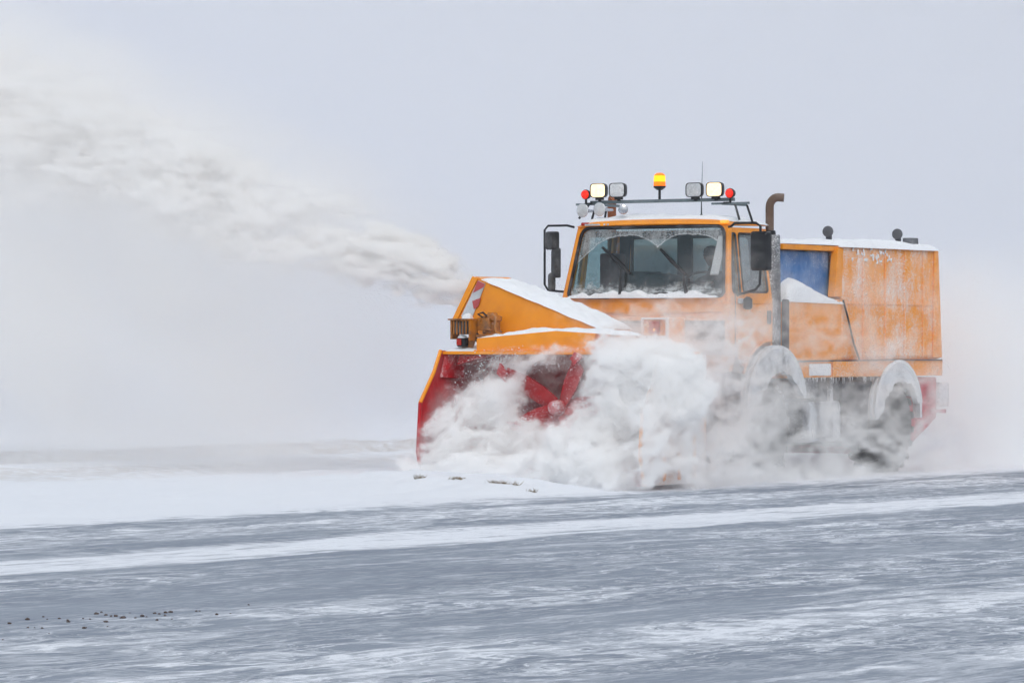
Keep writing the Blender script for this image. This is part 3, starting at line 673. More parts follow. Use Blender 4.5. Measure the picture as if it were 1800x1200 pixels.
# ---------------------------------------------------------------- snow blower head (parts of the truck)
hs = P('blower_housing', MB().box((-1.43, -2.12, 1.505), (1.48, -1.15, 1.54)), 'paint', False, .006)
sp = [(-2.13, 1.55), (-2.27, 1.30), (-2.55, .95), (-2.60, .38), (-2.50, .05), (-1.10, .05), (-1.10, 1.55)]
for sg in (-1, 1):
    x = -1.45 if sg < 0 else 1.50
    q_ = sp if sg < 0 else [(-2.13, 1.50), (-2.27, 1.2), (-2.5, .85), (-2.55, .38), (-2.45, .05), (-1.12, .05), (-1.12, 1.5)]
    o = P('side_plate', MB().prism([(x, a, b) for a, b in q_], (.03, 0, 0)), 'red' if sg < 0 else 'paint_rime', False, .004, label='red inner face of the far side plate' if sg < 0 else 'frosted near side plate of the blower')
    P('plate_edge', MB().tube([(x+.015, a-.01, b) for a, b in q_[:3]], .022, 8), 'paint' if sg < 0 else 'paint_rime', True, parent=o)
    P('cutting_edge', MB().tube([(x+.015, a-.01, b) for a, b in q_[2:5]], .022, 8), 'red' if sg < 0 else 'paint_frost', True, parent=o)
P('back_plate', MB().box((-1.42, -1.17, .05), (1.49, -1.12, 1.50)), 'red_frost', parent=hs)
P('inner_gusset', MB().prism([(-1.405, -2.10, 1.50), (-1.33, -1.85, 1.50), (-1.36, -1.80, 1.22), (-1.405, -2.20, 1.24)], (.01, .03, 0)), 'red_rime', parent=hs)
P('cross_member', MB().prism([(-1.30, -2.0, 1.38), (-.95, -2.0, 1.47), (-.95, -1.96, 1.50), (-1.30, -1.96, 1.50)], (0, .3, 0)), 'red', False, .01, parent=hs)
P('floor_blade', MB().box((-1.42, -2.45, .04), (1.49, -2.38, .22)), 'red_frost', parent=hs)
rot = empty('rotor', (.10, -1.98, .90), 0); rot.parent = truck
hb = MB().lathe((0, .1, 0), (0, -1, 0), [(-.5, .08), (0, .08), (.10, .075), (.16, .06), (.18, 0)], 24).build('hub', 'red_frost', rot, True)
MB().lathe((0, -.02, 0), (0, -1, 0), [(-.02, .092), (.05, .088), (.11, .08), (.13, .06), (.135, .02)], 24).build('hub_ring', 'red_rime', hb, True)
def paddle(ang, L, w0, w1, mat='red'):
    c, s_ = math.cos(ang), math.sin(ang); pr = []
    def q(r, t, y): return (c*r - s_*t, y, s_*r + c*t)
    segs = [(.07, .08, 0), (.28, w0*1.2, -.02), (.55, w1*1.15, -.05), (L, w1*.95, -.16)]
    vs = []
    for r, ww, y in segs: vs += [q(r, -ww, y-.03), q(r, ww, y+.05), q(r, ww, y+.075), q(r, -ww, y-.005)]
    fs = [(3, 2, 1, 0), (12, 13, 14, 15)]
    for k in range(3): fs += [(k*4+i, k*4+(i+1) % 4, k*4+4+(i+1) % 4, k*4+4+i) for i in range(4)]
    o = MB().add(vs, fs).build('paddle', mat, rot, True)
    MB().add([q(L-.03, -w1*.5, -.22), q(L+.10, -w1*1.0, -.22), q(L+.09, w1*.3, -.20), q(L-.02, w1*.7, -.15),
              q(L-.03, -w1*.5, -.18), q(L+.10, -w1*1.0, -.18), q(L+.09, w1*.3, -.16), q(L-.02, w1*.7, -.11)],
             [(0,1,2,3), (7,6,5,4), (0,1,5,4), (1,2,6,5), (2,3,7,6), (3,0,4,7)]).build('cutter_tooth', mat, o)
    return o
for a, L in ((150, .74), (61, .62), (3, .55), (205, .5), (255, .6), (312, .6)): paddle(R(a), L, .095, .10)
# a second rotor half buried in the boiling snow
for k, (a, L) in enumerate(((40, .55), (130, .5), (220, .5), (310, .5))):
    pass
# hood box on the housing
hp = [(-.99, 1.542), (-.99, 1.69), (.08, 1.775), (.63, 1.745), (.56, 1.542)]
P('hood_box', MB().prism([(x, -2.06, z) for x, z in hp], (0, .34, 0)), 'paint', False, .008)
P('hood_rim', MB().box((-1.0, -2.10, 1.541), (.60, -2.062, 1.556)), 'paint', False, .004)
snow_cap('hood_snow', [(-.97, -2.05, 1.692), (.08, -2.05, 1.776), (.08, -1.70, 1.776), (-.97, -1.74, 1.692)], .045, truck, 80, 16, .022, power=4, seed=31, hang=0)
snow_cap('hood_snow', [(.08, -2.05, 1.777), (1.05, -2.04, 1.72), (1.05, -1.70, 1.72), (.08, -1.70, 1.777)], .05, truck, 40, 14, .01, power=4, seed=33, hang=0)
snow_cap('housing_snow', [(-1.41, -2.08, 1.541), (-.98, -2.08, 1.541), (-.98, -1.2, 1.541), (-1.41, -1.2, 1.541)], .06, truck, 24, 40, .015, power=3, seed=35, hang=0)
# discharge chute
cp = [(-1.53, 1.72), (-1.56, 1.92), (-1.28, 2.41), (.45, 1.79), (.45, 1.545), (-.95, 1.545)]
chu = P('discharge_chute', MB().prism([(-1.50, -1.70, 1.93), (-1.24, -1.70, 2.39), (.45, -1.70, 1.79), (.45, -1.70, 1.56), (-1.0, -1.70, 1.56)], (0, .03, 0)), 'paint', False, .006)
P('chute_back', MB().prism([(-1.50, -1.02, 1.93), (-1.24, -1.02, 2.39), (.45, -1.02, 1.79), (.45, -1.02, 1.56), (-1.0, -1.02, 1.56)], (0, .03, 0)), 'paint', False, .006, parent=chu)
P('chute_top', MB().prism([(-1.24, -1.70, 2.392), (.45, -1.70, 1.792), (.45, -.99, 1.792), (-1.24, -.99, 2.392)], (0, 0, .02)), 'paint', parent=chu)
P('chute_floor', MB().prism([(-1.50, -1.66, 1.93), (-1.0, -1.66, 1.60), (-1.0, -1.0, 1.60), (-1.50, -1.0, 1.93)], (.02, 0, -.02)), 'paint', parent=chu)
P('chute_flange', MB().prism([(-1.56, -1.73, 1.90), (-1.50, -1.73, 1.88), (-1.19, -1.73, 2.39), (-1.27, -1.73, 2.415)], (0, .028, 0)), 'paint', False, .006, parent=chu)
P('warning_plate', MB().prism([(-1.435, -1.716, 1.945), (-1.275, -1.716, 1.945), (-1.095, -1.716, 2.325), (-1.195, -1.716, 2.365)], (0, .010, 0)), 'white', parent=chu, label='white warning plate with red slanted blocks')
P('red_block', MB().prism([(-1.262, -1.722, 2.22), (-1.115, -1.722, 2.285), (-1.098, -1.722, 2.322), (-1.196, -1.722, 2.362)], (0, .004, 0)), 'redsign', parent=chu)
P('red_block', MB().prism([(-1.25, -1.722, 2.03), (-1.19, -1.722, 2.06), (-1.15, -1.722, 2.165), (-1.272, -1.722, 2.125)], (0, .004, 0)), 'redsign', parent=chu)
snow_cap('chute_snow', [(-1.16, -1.72, 2.375), (.47, -1.72, 1.795), (.47, -1.0, 1.795), (-1.16, -1.0, 2.375)], .07, truck, 110, 34, .030, power=5, seed=41, hang=0)
snow_cap('plate_snow', [(-1.38, -1.80, 1.93), (-1.25, -1.80, 1.93), (-1.25, -1.73, 1.93), (-1.38, -1.73, 1.93)], .05, truck, 10, 8, .005, power=2, seed=43)
# lamp cluster and hydraulic motor at the far end
wl = P('guarded_lamp', MB().box((-1.285, -2.10, 1.735), (-1.065, -1.98, 1.895)), 'black', False, .01, label='caged work lamp at the far end of the blower')
P('lamp_glass', MB().box((-1.27, -2.112, 1.75), (-1.08, -2.10, 1.88)), 'dark_lens', parent=wl)
for k in range(5): P('guard_bar', MB().box((-1.265+k*.043, -2.132, 1.735), (-1.255+k*.043, -2.118, 1.90)), 'paint_machine', parent=wl)
P('lamp_housing', MB().box((-1.33, -2.15, 1.90), (-1.03, -1.94, 1.918)).box((-1.315, -2.12, 1.68), (-1.29, -1.96, 1.90)).box((-1.06, -2.12, 1.66), (-1.035, -1.96, 1.90)), 'paint_machine', False, .004)
P('lamp_support', MB().prism([(-1.30, -2.0, 1.70), (-1.04, -2.0, 1.70), (-1.10, -2.0, 1.56), (-1.22, -2.0, 1.56)], (0, .03, 0)), 'paint_machine')
tl = P('tail_lamp', MB().box((-1.245, -2.09, 1.59), (-1.13, -2.01, 1.70)), 'black', False, .015, label='small red lamp below the caged lamp')
P('lamp_glass', MB().box((-1.24, -2.105, 1.61), (-1.175, -2.09, 1.685)), 'lens_red', False, .01, parent=tl)
P('lamp_snow', MB().lathe((-1.19, -2.05, 1.695), (0, 0, 1), [(0, .06), (.02, .05), (.035, .02), (.037, 0)], 14), 'snow', True, parent=tl)
hm = P('hydraulic_motor', MB().lathe((-.90, -1.86, 1.74), (0, 0, 1), [(0, .11), (.03, .12), (.05, .09), (.14, .09), (.16, .115), (.20, .115), (.22, .07), (.25, .05)], 16), 'paint_machine', True)
P('valve_block', MB().box((-1.03, -1.99, 1.78), (-.86, -1.90, 1.93)), 'paint_machine', False, .012, parent=hm)
P('motor_flange', MB().box((-1.03, -2.02, 1.70), (-.70, -1.80, 1.735)), 'paint_machine', False, .008, parent=hm)
for k in range(7):
    a = k*2*math.pi/7
    P('bolt', MB().lathe((-.90 + .09*math.cos(a), -1.95, 1.86 + .09*math.sin(a)), (0, -1, 0), [(0, .014), (.05, .014)], 6), 'paint_machine', parent=hm)
tb('hose', [(-.86, -1.98, 1.96), (-.80, -2.0, 1.97), (-.765, -2.0, 1.94), (-.77, -2.0, 1.82), (-.75, -2.0, 1.76), (-.66, -2.02, 1.735), (-.60, -2.03, 1.73)], .014, 'paint_machine')
tb('hose', [(-1.02, -1.98, 1.75), (-1.05, -2.0, 1.68), (-.98, -2.0, 1.62), (-1.0, -1.99, 1.56)], .013, 'black')
tb('hose', [(-.96, -1.97, 1.93), (-1.0, -2.01, 1.97), (-.94, -2.0, 1.99), (-.90, -1.98, 1.95)], .011, 'black')
P('motor_bracket', MB().prism([(-1.06, -1.95, 1.56), (-.97, -1.95, 1.55), (-.93, -1.95, 1.72), (-1.03, -1.95, 1.72)], (0, .12, 0)), 'paint_machine', False, .006)
# frame between blower and cab, with its own lamps
tw = P('lamp_tower', MB().box((.92, -1.0, .35), (.96, -.62, 1.93)), 'paint_frost', False, .01)
P('tower_frame', MB().box((.60, -1.02, 1.905), (.96, -.98, 1.93)).box((.60, -1.02, 1.70), (.96, -.98, 1.72)).box((.60, -1.02, 1.70), (.62, -.98, 1.93)).box((.93, -1.02, .60), (.962, -.99, 1.93)), 'snow', False, .006, parent=tw)
P('tower_panel', MB().box((.62, -.98, 1.72), (.93, -.93, 1.905)), 'paint_frost2', parent=tw)
o = P('indicator_lamp', MB().box((.72, -1.05, 1.745), (.85, -.985, 1.89)), 'lens_red', False, .015, label='red and amber lamp on the frame ahead of the cab', parent=tw)
P('lamp_glass', MB().lathe((.80, -1.055, 1.79), (0, -1, 0), [(0, .016), (.006, 0)], 10), 'amber_on', parent=tw)
P('tower_post', MB().box((.80, -.95, .38), (.92, -.85, 1.69)), 'paint_frost2', False, .01)
P('mount_post', MB().box((.88, -.34, .38), (1.0, -.22, 1.36)), 'paint_frost2', False, .01)
P('mount_beam', MB().prism([(.30, -.36, .80), (1.0, -.36, .92), (1.0, -.36, 1.04), (.30, -.36, .92)], (0, .1, 0)), 'paint_frost2', False, .01)
P('mount_plate', MB().box((-.9, -.9, .45), (.80, -.80, 1.0)), 'paint_frost2', False, .02)
P('push_arm', MB().box((-.55, -1.1, .55), (-.40, .3, .70)).box((.40, -1.1, .55), (.55, .3, .70)), 'chassis', False, .01)
for k in range(3): P('side_rib', MB().box((1.535, -2.1+k*.33, .10), (1.56, -2.06+k*.33, .62)), 'paint_frost2', False, .006)
P('skid_wheel', MB().lathe((1.25, -.75, .18), (1, 0, 0), [(-.06, .10), (-.05, .17), (.05, .17), (.06, .10)], 24), 'tyre', True)

# ---------------------------------------------------------------- driver
def skinned(name, verts, edges, radii, mat, parent=None, sub=2, root=0):
    me = bpy.data.meshes.new(name); me.from_pydata(verts, edges, [])
    o = bpy.data.objects.new(name, me); COL.objects.link(o); me.materials.append(M[mat])
    if parent: o.parent = parent
    md = o.modifiers.new('skin', 'SKIN'); sv_ = me.skin_vertices[0].data
    for i, r in enumerate(radii): sv_[i].radius = (r, r) if not isinstance(r, tuple) else r; sv_[i].use_root = (i == root)
    md.use_smooth_shade = True
    s_ = o.modifiers.new('sub', 'SUBSURF'); s_.levels = sub; s_.render_levels = sub
    return o
TM = Matrix.Translation((1.54, 45.0, 0)) @ Matrix.Rotation(-A33, 4, 'Z')
per = empty('person'); per.matrix_world = TM @ Matrix.Translation((.52, .80, 1.86))
tag(per, 'driver in dark jacket and dark cap seated behind the windscreen', 'person')
bv = [(0,0,.06), (0,.03,.28), (0,.02,.50), (0,-.01,.60), (0,-.03,.70),                    # pelvis, waist, chest, neck, head base
      (-.19,.01,.50), (-.26,-.10,.28), (-.20,-.34,.44), (.19,.01,.50), (.26,-.10,.28), (.20,-.34,.44),
      (-.12,-.12,.07), (-.14,-.42,.08), (-.14,-.44,-.10), (.12,-.12,.07), (.14,-.42,.08), (.14,-.44,-.10)]
be = [(0,1),(1,2),(2,3),(3,4),(2,5),(5,6),(6,7),(2,8),(8,9),(9,10),(0,11),(11,12),(12,13),(0,14),(14,15),(15,16)]
br = [.15,.14,.16,.06,.06,.075,.055,.035,.075,.055,.035,.09,.07,.055,.09,.07,.055]
skinned('body', bv, be, br, 'jacket', per)
def head_mesh():
    bm = bmesh.new(); bmesh.ops.create_uvsphere(bm, u_segments=32, v_segments=24, radius=1)
    for v in bm.verts:
        x, y, z = v.co
        jaw = 1 - .22*max(0, -z)**1.5
        v.co = Vector((x*.077*jaw, y*.098*(1 - .10*max(0, -z)), z*.118))
        if y < -.5:
            nz = math.exp(-((x/.16)**2) - ((z+.12)/.22)**2); v.co.y -= .022*nz                 # nose
            for ex_ in (-.38, .38): v.co.y += .010*math.exp(-(((x-ex_)/.2)**2) - ((z-.05)/.14)**2)  # eye sockets
            v.co.y -= .005*math.exp(-((x/.3)**2) - ((z+.5)/.1)**2)                              # lips
    me = bpy.data.meshes.new('head'); bm.to_mesh(me); bm.free(); return me
hd = link_mesh('head', head_mesh(), 'skin', per, True); hd.location = (0, -.05, .80); hd.rotation_euler = (R(4), 0, R(8))
for sx in (-1, 1):
    MB().lathe((sx*.076, .0, .0), (sx, .2, 0), [(0, .012), (.008, .028), (.014, .02), (.016, 0)], 10).build('ear', 'skin', hd, True)
    MB().lathe((sx*.031, -.082, .008), (0, -1, 0), [(0, .011), (.006, .008), (.008, 0)], 10).build('eye', 'black', hd, True)
MB().add([(math.cos(a)*r_, math.sin(a)*r_*1.22 + (.0), z_) for r_, z_ in ((.086, .025), (.090, .06), (.078, .105), (.045, .130), (.005, .136)) for a in np.linspace(0, 2*math.pi, 25)[:-1]],
         [(i*24+k, i*24+(k+1) % 24, (i+1)*24+(k+1) % 24, (i+1)*24+k) for i in range(4) for k in range(24)]).prism([(-.06, -.09, .035), (.06, -.09, .035), (.045, -.155, .025), (-.045, -.155, .025)], (0, 0, .008)).build('cap', 'cap', hd, True)
for sx in (-1, 1):     # hands closed on the wheel rim
    hv = [(sx*.20, -.345, .445), (sx*.205, -.40, .47)]
    hn = skinned('hand', hv, [(0, 1)], [.032, .026], 'skin', per, 1)
    for k in range(4):
        z0 = .445 + .0; dx = (k-1.5)*.02
        skinned('finger', [(sx*.205+dx, -.40, .475), (sx*.205+dx, -.435, .50), (sx*.205+dx, -.455, .475), (sx*.205+dx, -.445, .445)], [(0,1),(1,2),(2,3)], [.010, .009, .008, .007], 'skin', hn, 1)
    skinned('thumb', [(sx*.17, -.38, .465), (sx*.155, -.42, .48), (sx*.16, -.445, .47)], [(0,1),(1,2)], [.011, .010, .008], 'skin', hn, 1)

# ---------------------------------------------------------------- clods on the runway and in the snow
def gp(px, py):
    d = 11322/(py-593); return ((px-900)/6660*d, d)
def clod_mesh(seed):
    bm = bmesh.new(); bmesh.ops.create_icosphere(bm, subdivisions=2, radius=1)
    for v in bm.verts:
        k = 1 + .5*mnoise.noise(v.co*1.6 + Vector((seed*7, 0, 0))) + .15*mnoise.noise(v.co*5)
        v.co = Vector((v.co.x*k, v.co.y*k*.8, v.co.z*k*.62))
    me = bpy.data.meshes.new('clod'); bm.to_mesh(me); bm.free(); me.materials.append(M['soil'])
    return me
CM = [clod_mesh(k) for k in range(6)]
clods = [(16,1096,9),(48,1089,9),(76,1084,5),(83,1088,4),(104,1087,8),(119,1090,7),(120,1093,8),(49,1103,6),(61,1103,4),(74,1104,6),(148,1104,9),(146,1087,5),(158,1088,6),
         (169,1079,9),(178,1076,6),(186,1081,8),(186,1093,9),(195,1083,6),(203,1083,9),(213,1086,6),(217,1086,10),(238,1086,6),(250,1083,9),(258,1084,5),(272,1078,8),(280,1079,6),(276,1090,8),
         (291,1077,8),(300,1076,9),(290,1082,8),(302,1088,4),(345,1074,5),(351,1074,5),(381,1080,7),(405,1078,4),(437,1063,6),(5,1124,5),(86,1113,4),(189,1101,4),(228,1077,4)]
for i, (px, py, s_) in enumerate(clods):
    x, y = gp(px, py); r = s_/6660*y*.46*random.uniform(.75, 1.15)
    o = bpy.data.objects.new('soil_clod', CM[i % 6]); COL.objects.link(o); o.location = (x, y, r*.22); o.scale = (r, r, r); o.rotation_euler = (0, 0, random.random()*6)
    tag(o, 'small dark brown soil clod lying on the snow-dusted runway', 'soil clod', 'soil clods scattered on the runway')
def tuft(x, y, w_, h_, n, label):
    mb = MB()
    for k in range(n):
        a = random.uniform(-1, 1)*w_/2; dx = DX*a + random.gauss(0, .02); dy = DY*a + random.gauss(0, .02)
        q = Vector((dx, dy, 0)); t_ = q + Vector((random.gauss(0, .03), random.gauss(0, .03), h_*random.uniform(.4, 1)))
        mb.tube([q, (q+t_)/2 + Vector((random.gauss(0, .008), 0, 0)), t_], [.004, .003, .001], 4)
        if k % 3 == 0:
            c = q + Vector((0, 0, .008)); r = random.uniform(.008, .022)
            mb.lathe(c - Vector((0, 0, r)), (random.random(), random.random(), 1), [(0, r*.3), (r*.6, r), (r*1.3, r*.8), (r*1.8, .001)], 6)
    hit, p_, _, _ = SF.ray_cast(Vector((x, y, 3)), Vector((0, 0, -1)))
    o = mb.build('grass_tuft', 'straw'); o.location = (x, y, (p_.z if hit else .09) - .005)
    tag(o, label, 'grass tuft', 'dry tufts poking through the snow'); return o

# ---------------------------------------------------------------- blown snow: fields evaluated on voxel grids
def vol_mat(name, col, dens, aniso=.2):
    m = bpy.data.materials.new(name); m.use_nodes = True; t = m.node_tree; t.nodes.clear()
    v = t.nodes.new('ShaderNodeVolumePrincipled'); v.inputs['Color'].default_value = (*col, 1)
    v.inputs['Density'].default_value = dens; v.inputs['Anisotropy'].default_value = aniso
    o = t.nodes.new('ShaderNodeOutputMaterial'); t.links.new(v.outputs[0], o.inputs['Volume'])
    return m
def volume(name, lo, hi, vox, field, mat, base_mesh=None):
    """geometry-node volume whose density is field(x, y, z) in the object's own space"""
    me = base_mesh or bpy.data.meshes.new(name); o = bpy.data.objects.new(name, me); COL.objects.link(o); o.matrix_world = TM
    g = bpy.data.node_groups.new(name, 'GeometryNodeTree')
    g.interface.new_socket('Geometry', in_out='INPUT', socket_type='NodeSocketGeometry'); g.interface.new_socket('Geometry', in_out='OUTPUT', socket_type='NodeSocketGeometry')
    gi, go = g.nodes.new('NodeGroupInput'), g.nodes.new('NodeGroupOutput')
    pos = g.nodes.new('GeometryNodeInputPosition'); x, y, z = sep(V(g, pos.outputs[0]))
    d = field(x, y, z)
    vc = g.nodes.new('GeometryNodeVolumeCube'); link(d, vc.inputs['Density'])
    vc.inputs['Min'].default_value = lo; vc.inputs['Max'].default_value = hi
    for k, a in enumerate('XYZ'): vc.inputs['Resolution '+a].default_value = max(4, int((hi[k]-lo[k])/vox))
    sm_ = g.nodes.new('GeometryNodeSetMaterial'); sm_.inputs['Material'].default_value = mat
    g.links.new(vc.outputs[0], sm_.inputs[0])
    j = g.nodes.new('GeometryNodeJoinGeometry'); g.links.new(gi.outputs[0], j.inputs[0]); g.links.new(sm_.outputs[0], j.inputs[0]); g.links.new(j.outputs[0], go.inputs[0])
    md = o.modifiers.new('field', 'NODES'); md.node_group = g
    return o
def flakes(pts, sizes, name):
    """tiny irregular snow grains as tetrahedra"""
    n = len(pts); base = np.array([(1,1,1),(-1,-1,1),(-1,1,-1),(1,-1,-1)], float)
    q = rng.normal(size=(n, 3, 3)); q, _ = np.linalg.qr(q)
    v = (np.einsum('kj,nij->nki', base, q)*sizes[:, None, None]*.6 + pts[:, None, :]).reshape(-1, 3)
    k = np.arange(n)[:, None, None]*4; f = (k + np.array([[0,1,2],[0,3,1],[0,2,3],[1,3,2]])[None]).reshape(-1, 3)
    me = bpy.data.meshes.new(name); me.from_pydata(v.tolist(), [], f.tolist()); me.materials.append(M['snow_flake']); return me

def worldish(x, y): return x*.839 + y*.545, y*.839 - x*.545
def plume_field(x, y, z):
    t = (x*-1 - 1.40).max(0)
    top = t*.475 - t*t*.010 + 2.43; bot = t*.235 + 1.97
    A, B_ = worldish(x, y); tw = A*-1.15
    a = tw*.93 + z*.37; b = z*.93 - tw*.37               # along and across the throw
    w1 = noise(vec(t*.9, z*1.2, y*1.0), 1.0, 2, .5) - .5
    w2 = noise(vec(a*2.2 + 9, b*3.4, B_*.6), 1.0, 3, .6) - .5
    grow = (t*.20).min(1)*.9 + .10
    h = top - bot
    u = (z - bot + (w1*.9 + w2*.5)*grow)/h
    v = (y + 1.36 + (w2*.5 + w1*.5)*grow)/(t*.11 + .25)
    n1 = noise(vec(a*1.2 + b*.6 + w1*2.0, b*2.6 + a*.45 + w2*1.8, B_*.35), 1.0, 7, .68)
    n2 = noise(vec(a*3.0 + b*1.5 + w2*2, b*9 + a*2.6, B_*.6), 1.0, 5, .74)
    prof = u.ss(-.30, .40)*u.ss(1.10, .78)*((v*v)*-1.2).exp()
    q = prof*.9 + (n1 - .5)*5.5 + (n2 - .5)*4.6
    core = q.ss(.30, .85)*prof.ss(.02, .35)
    dens = core*(t*-.45).exp()*18 + core*5.5 + prof*.35
    over = (z - top - .15 + w1*.7).abs().ss(.75, .05)*((v*v)*-.4).exp()*t.ss(.1, 2.0)*n1.ss(.35, .62)*.55   # fine powder smoking off the top
    # powder sinking and spreading below and around the jet
    veil = (z - top*1.0 + w1*.9 - .1).ss(.5, -.6)*((v*v)*-.10).exp()*t.ss(.0, 3.5)
    vn = noise(vec(a*.45 + w1, b*.8 + w1, y*.3), 1.0, 5, .62)
    veil = veil*(vn.ss(.30, .72)*.70 + .22)*(z.ss(-1.5, 2.2)*.6 + .4)
    return ((dens + veil + over)*t.ss(0, .08)*(x.ss(-11.2, -9.8)) - .01).max(0)
n_ = 34000
tt = rng.random(n_)**1.3*7.5; uu = rng.normal(.5, .28, n_)
zz = (1.97 + .27*tt)*(1-uu) + (2.42 + .46*tt - .011*tt**2)*uu
pp = np.stack([-1.45-tt, -1.36 + rng.normal(0, 1, n_)*(.12+.08*tt), zz], -1)
plume = volume('snow_plume', (-11.2, -3.4, -.05), (-1.38, .7, 7.4), .029, plume_field, vol_mat('plume_snow', (.990, .985, .980), 1.0, .0),
               flakes(pp, rng.uniform(.0015, .006, n_), 'snow_plume'))
tag(plume, 'long billowing plume of snow thrown up from the orange chute', kind='stuff')

BLOBS = [  # centre, radii, amount
    (-.68, -2.15, 1.02, .44, .30, .40, 16),   # ball boiling inside the housing
    (-.30, -2.25, .60, .50, .30, .32, 14),
    (-.95, -2.20, .50, .50, .35, .40, 6),
    (-.20, -2.05, 1.45, .90, .20, .12, 10),
    (-.45, -2.05, 1.42, .25, .22, .14, 10),
    (.2, -2.60, .12, 1.7, .50, .28, 13),      # roll of snow along the cutting edge
    (.9, -2.50, .35, .60, .50, .50, 11),
    (-1.0, -2.55, .12, .6, .28, .18, 7),
    (1.00, -2.20, 1.05, .46, .45, .62, 11),   # tall burst at the near end
    (1.35, -2.0, .80, .42, .60, .62, 8),
    (1.05, -1.80, 1.42, .38, .45, .30, 8),
    (1.55, -1.75, 1.15, .42, .50, .34, 6),
    (1.75, -1.5, .30, .50, .80, .42, 5),
    (1.80, -2.15, .60, .34, .50, .80, 6),
    (1.20, -2.25, 1.58, .60, .35, .24, 9),
    (1.70, -2.80, .70, .34, .36, .72, 8),
    (1.35, -2.15, 1.42, .42, .40, .28, 11),
    (1.72, -2.15, 1.20, .32, .50, .42, 8),
    (-1.30, -2.50, .35, .36, .40, .60, 6),
    (-1.15, -2.40, .85, .34, .30, .42, 5),
    (-1.10, -2.45, .50, .42, .30, .50, 4),
    (-.40, -2.50, .35, .90, .30, .34, 7),
    (.75, -1.7, 1.62, .50, .40, .16, 3),
]
def cloud_field(x, y, z):
    A0, B0 = worldish(x, y); p = vec(A0, B0*.45, z)
    c1 = sep(noise(p, 1.5, 2, .5, 0, True)); c2 = sep(noise(p, 5.5, 5, .68, 0, True))
    X, Y, Z = [q + (a - .5)*.60 + (b - .5)*.40 for q, a, b in zip((x, y, z), c1, c2)]
    s_ = None
    for cx, cy, cz, rx, ry, rz, amp in BLOBS:
        d = (((X-cx)*(1/rx))**2 + ((Y-cy)*(1/ry))**2 + ((Z-cz)*(1/rz))**2)
        q = d.ss(1.45, .15)*(amp/14)
        s_ = q if s_ is None else s_ + q
    A, B_ = worldish(X, Y)
    n = noise(vec(A*1.9 + Z*1.1, B_*.9, Z*6.4 - A*3.6), 1.0, 7, .72)       # torn along the throw
    n2 = noise(vec(A*5 + Z*3, B_*2.4, Z*20 - A*11), 1.0, 5, .76)
    q = s_ + (n - .5)*3.6 + (n2 - .5)*2.8
    s_ = q.ss(.42, 1.05)*(s_*1.8).min(1)*10 + s_*1.2
    # thin torn veils drifting back over the hood and the front of the cab
    f = noise(vec(A*1.3 + Z*.7, B_*.25, Z*2.6 - A*.7), 1.0, 6, .60); rdg = (1 - (f*2-1).abs()*9).max(0)**2
    f2 = noise(vec(A*2.6 - Z*1.6, B_*.4, Z*4.4 + A*1.1), 1.0, 5, .60); rd2 = (1 - (f2*2-1).abs()*9).max(0)**2
    front = y.ss(.25, -.1)*y.ss(-2.4, -.9)*x.ss(-.9, .5)*x.ss(2.1, 1.4)*(Z.ss(2.25, 1.5)*.96 + .03*Z.ss(2.9, 2.3))
    s_ = s_ + front*(rdg*3.6 + rd2*2.4 + .02 + n.ss(.50, .66)*.45)
    return (s_ - .02).max(0)*z.ss(-.05, .02)
n_ = 60000
k = rng.choice([0, 1, 3, 4, 5, 6, 8, 9, 10, 12], n_, p=[.14, .10, .10, .08, .14, .12, .12, .08, .07, .05])
B = np.array(BLOBS)[k]; dr = rng.normal(size=(n_, 3)); dr /= np.linalg.norm(dr, axis=1)[:, None]
pp = B[:, :3] + dr*B[:, 3:6]*rng.uniform(.5, 1.35, n_)[:, None]; pp = pp[pp[:, 2] > .02]
spray = volume('snow_spray', (-1.75, -3.5, -.05), (2.3, .3, 3.0), .020, cloud_field, vol_mat('spray_snow', (.9995, .9995, 1.0), 1.0, -.3),
               flakes(pp, rng.uniform(.001, .0042, len(pp))*np.where(rng.random(len(pp)) < .05, 2.6, 1), 'snow_spray'))
tag(spray, 'white snow boiling out of the red blower mouth and over its near end', kind='stuff')

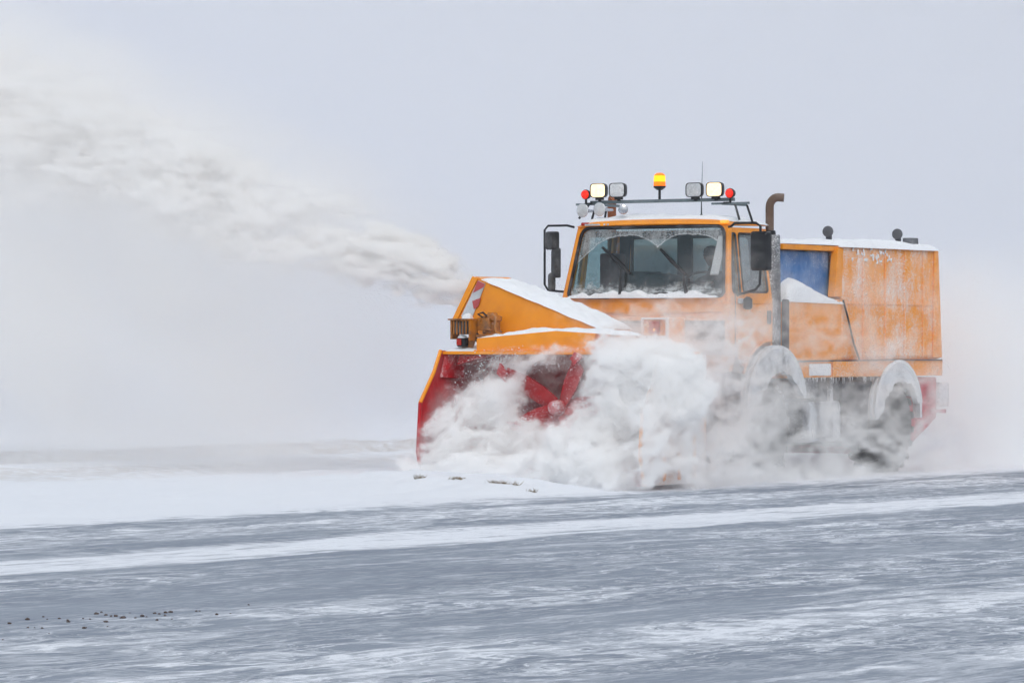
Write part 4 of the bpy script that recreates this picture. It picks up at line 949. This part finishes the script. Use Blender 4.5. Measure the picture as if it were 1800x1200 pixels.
def wake_field(x, y, z):
    # swirls torn back along the near side of the truck, thickening towards the ground and the tail
    A0, B0 = worldish(x, y)
    w = sep(noise(vec(A0, B0*.3, z), 1.3, 3, .55, 0, True)); w2 = sep(noise(vec(A0, B0*.3, z), 4.2, 4, .62, 0, True))
    X, Y, Z = [q + (a-.5)*1.1 + (b-.5)*.34 for q, a, b in zip((x, y, z), w, w2)]
    A, B_ = worldish(X, Y)
    f = noise(vec(A*1.1 + Z*.4, B_*.18, Z*2.0 - A*.4), 1.0, 6, .60); rdg = (1 - (f*2-1).abs()*8).max(0)**2
    f2 = noise(vec(A*2.4 - Z*1.3, B_*.35, Z*3.6 + A*.9), 1.0, 6, .62); rd2 = (1 - (f2*2-1).abs()*8).max(0)**2
    lump = noise(vec(A*1.0, B_*.5, Z*1.2), 1.3, 5, .62).ss(.42, .68)
    near = x.ss(1.14, 1.22)*x.ss(1.95, 1.35)
    outside = near.max(z.ss(.35, .05)*x.ss(-2.4, -1.6)*x.ss(2.5, 1.5)*.25)
    hgt = Z.ss(3.0, 1.3)*.42 + Z.ss(1.5, .2)*.50
    along = y.ss(-1.6, -.4)*y.ss(11.5, 7.5)
    front = y.ss(1.8, .2)*.5 + 1
    d = outside*along*hgt*(rdg*3.4 + rd2*2.2 + lump*.32)*front*.80
    low = z.ss(.34, .0)*x.ss(2.7, 1.7)*along*(lump + .2)*.42
    tail = y.ss(4.6, 7.0)*z.ss(3.3, .9)*x.ss(2.5, 1.0)*x.ss(-3.4, -1.6)*x.ss(1.14, 1.2).max(y.ss(5.9, 6.2))*along*(lump*.9+.5)
    far = (x.ss(-1.2, -1.6)*x.ss(-3.4, -2.4)*y.ss(-.6, 1.0)*y.ss(11.5, 8)*z.ss(3.4, 1.0)*(lump*.6+.3))*.6
    return ((d + low + tail + far) - .015).max(0)*z.ss(-.05, .02)
wk = volume('snow_wake', (-3.5, -1.7, -.05), (2.7, 11.6, 3.4), .045, wake_field, vol_mat('wake_snow', (.9995, .9995, 1.0), 1.0, -.3),
            flakes(np.stack([rng.uniform(1.2, 2.2, 5000), rng.uniform(-1, 8, 5000), rng.exponential(.55, 5000)], -1), rng.uniform(.0012, .0035, 5000), 'snow_wake'))
tag(wk, 'thin swirls of powder snow trailing past the wheels and behind the truck', kind='stuff')

# blizzard beyond the truck hides the horizon; light even air everywhere else
def air(name, lo, hi, dens, col, label, aniso=.0):
    o = MB().box(lo, hi).build(name, None); m = vol_mat(name, col, dens, aniso); m.cycles.homogeneous_volume = True; o.data.materials.append(m)
    tag(o, label, kind='stuff'); return o
air('drifting_snow', (-900, 57, -.9), (900, 1800, 60), .028, (.985, .985, .995), 'dense blowing snow hiding everything beyond the truck')
air('haze', (-1000, -20, -1), (1000, 1900, 62), .0005, (.98, .985, 1), 'thin cold haze in the air')
bpy.context.view_layer.update()
for px, py, ww, hh, nn, lb in ((735, 829, .16, .06, 26, 'leftmost dark tuft poking through snow below the blower'), (800, 832, .20, .04, 22, 'low tuft line right of the leftmost tuft'), (872, 836, .24, .05, 40, 'darkest tuft in the snow below the blower'), (902, 834, .22, .06, 34, 'loose tuft just right of the darkest tuft'), (936, 843, .10, .05, 12, 'small pale tuft at the brow of the snow edge')):
    y = 41.4 + (836-py)*.05; x = (px-900)/6660*y; tuft(x, y, ww, hh, nn, lb)
bpy.context.view_layer.update()
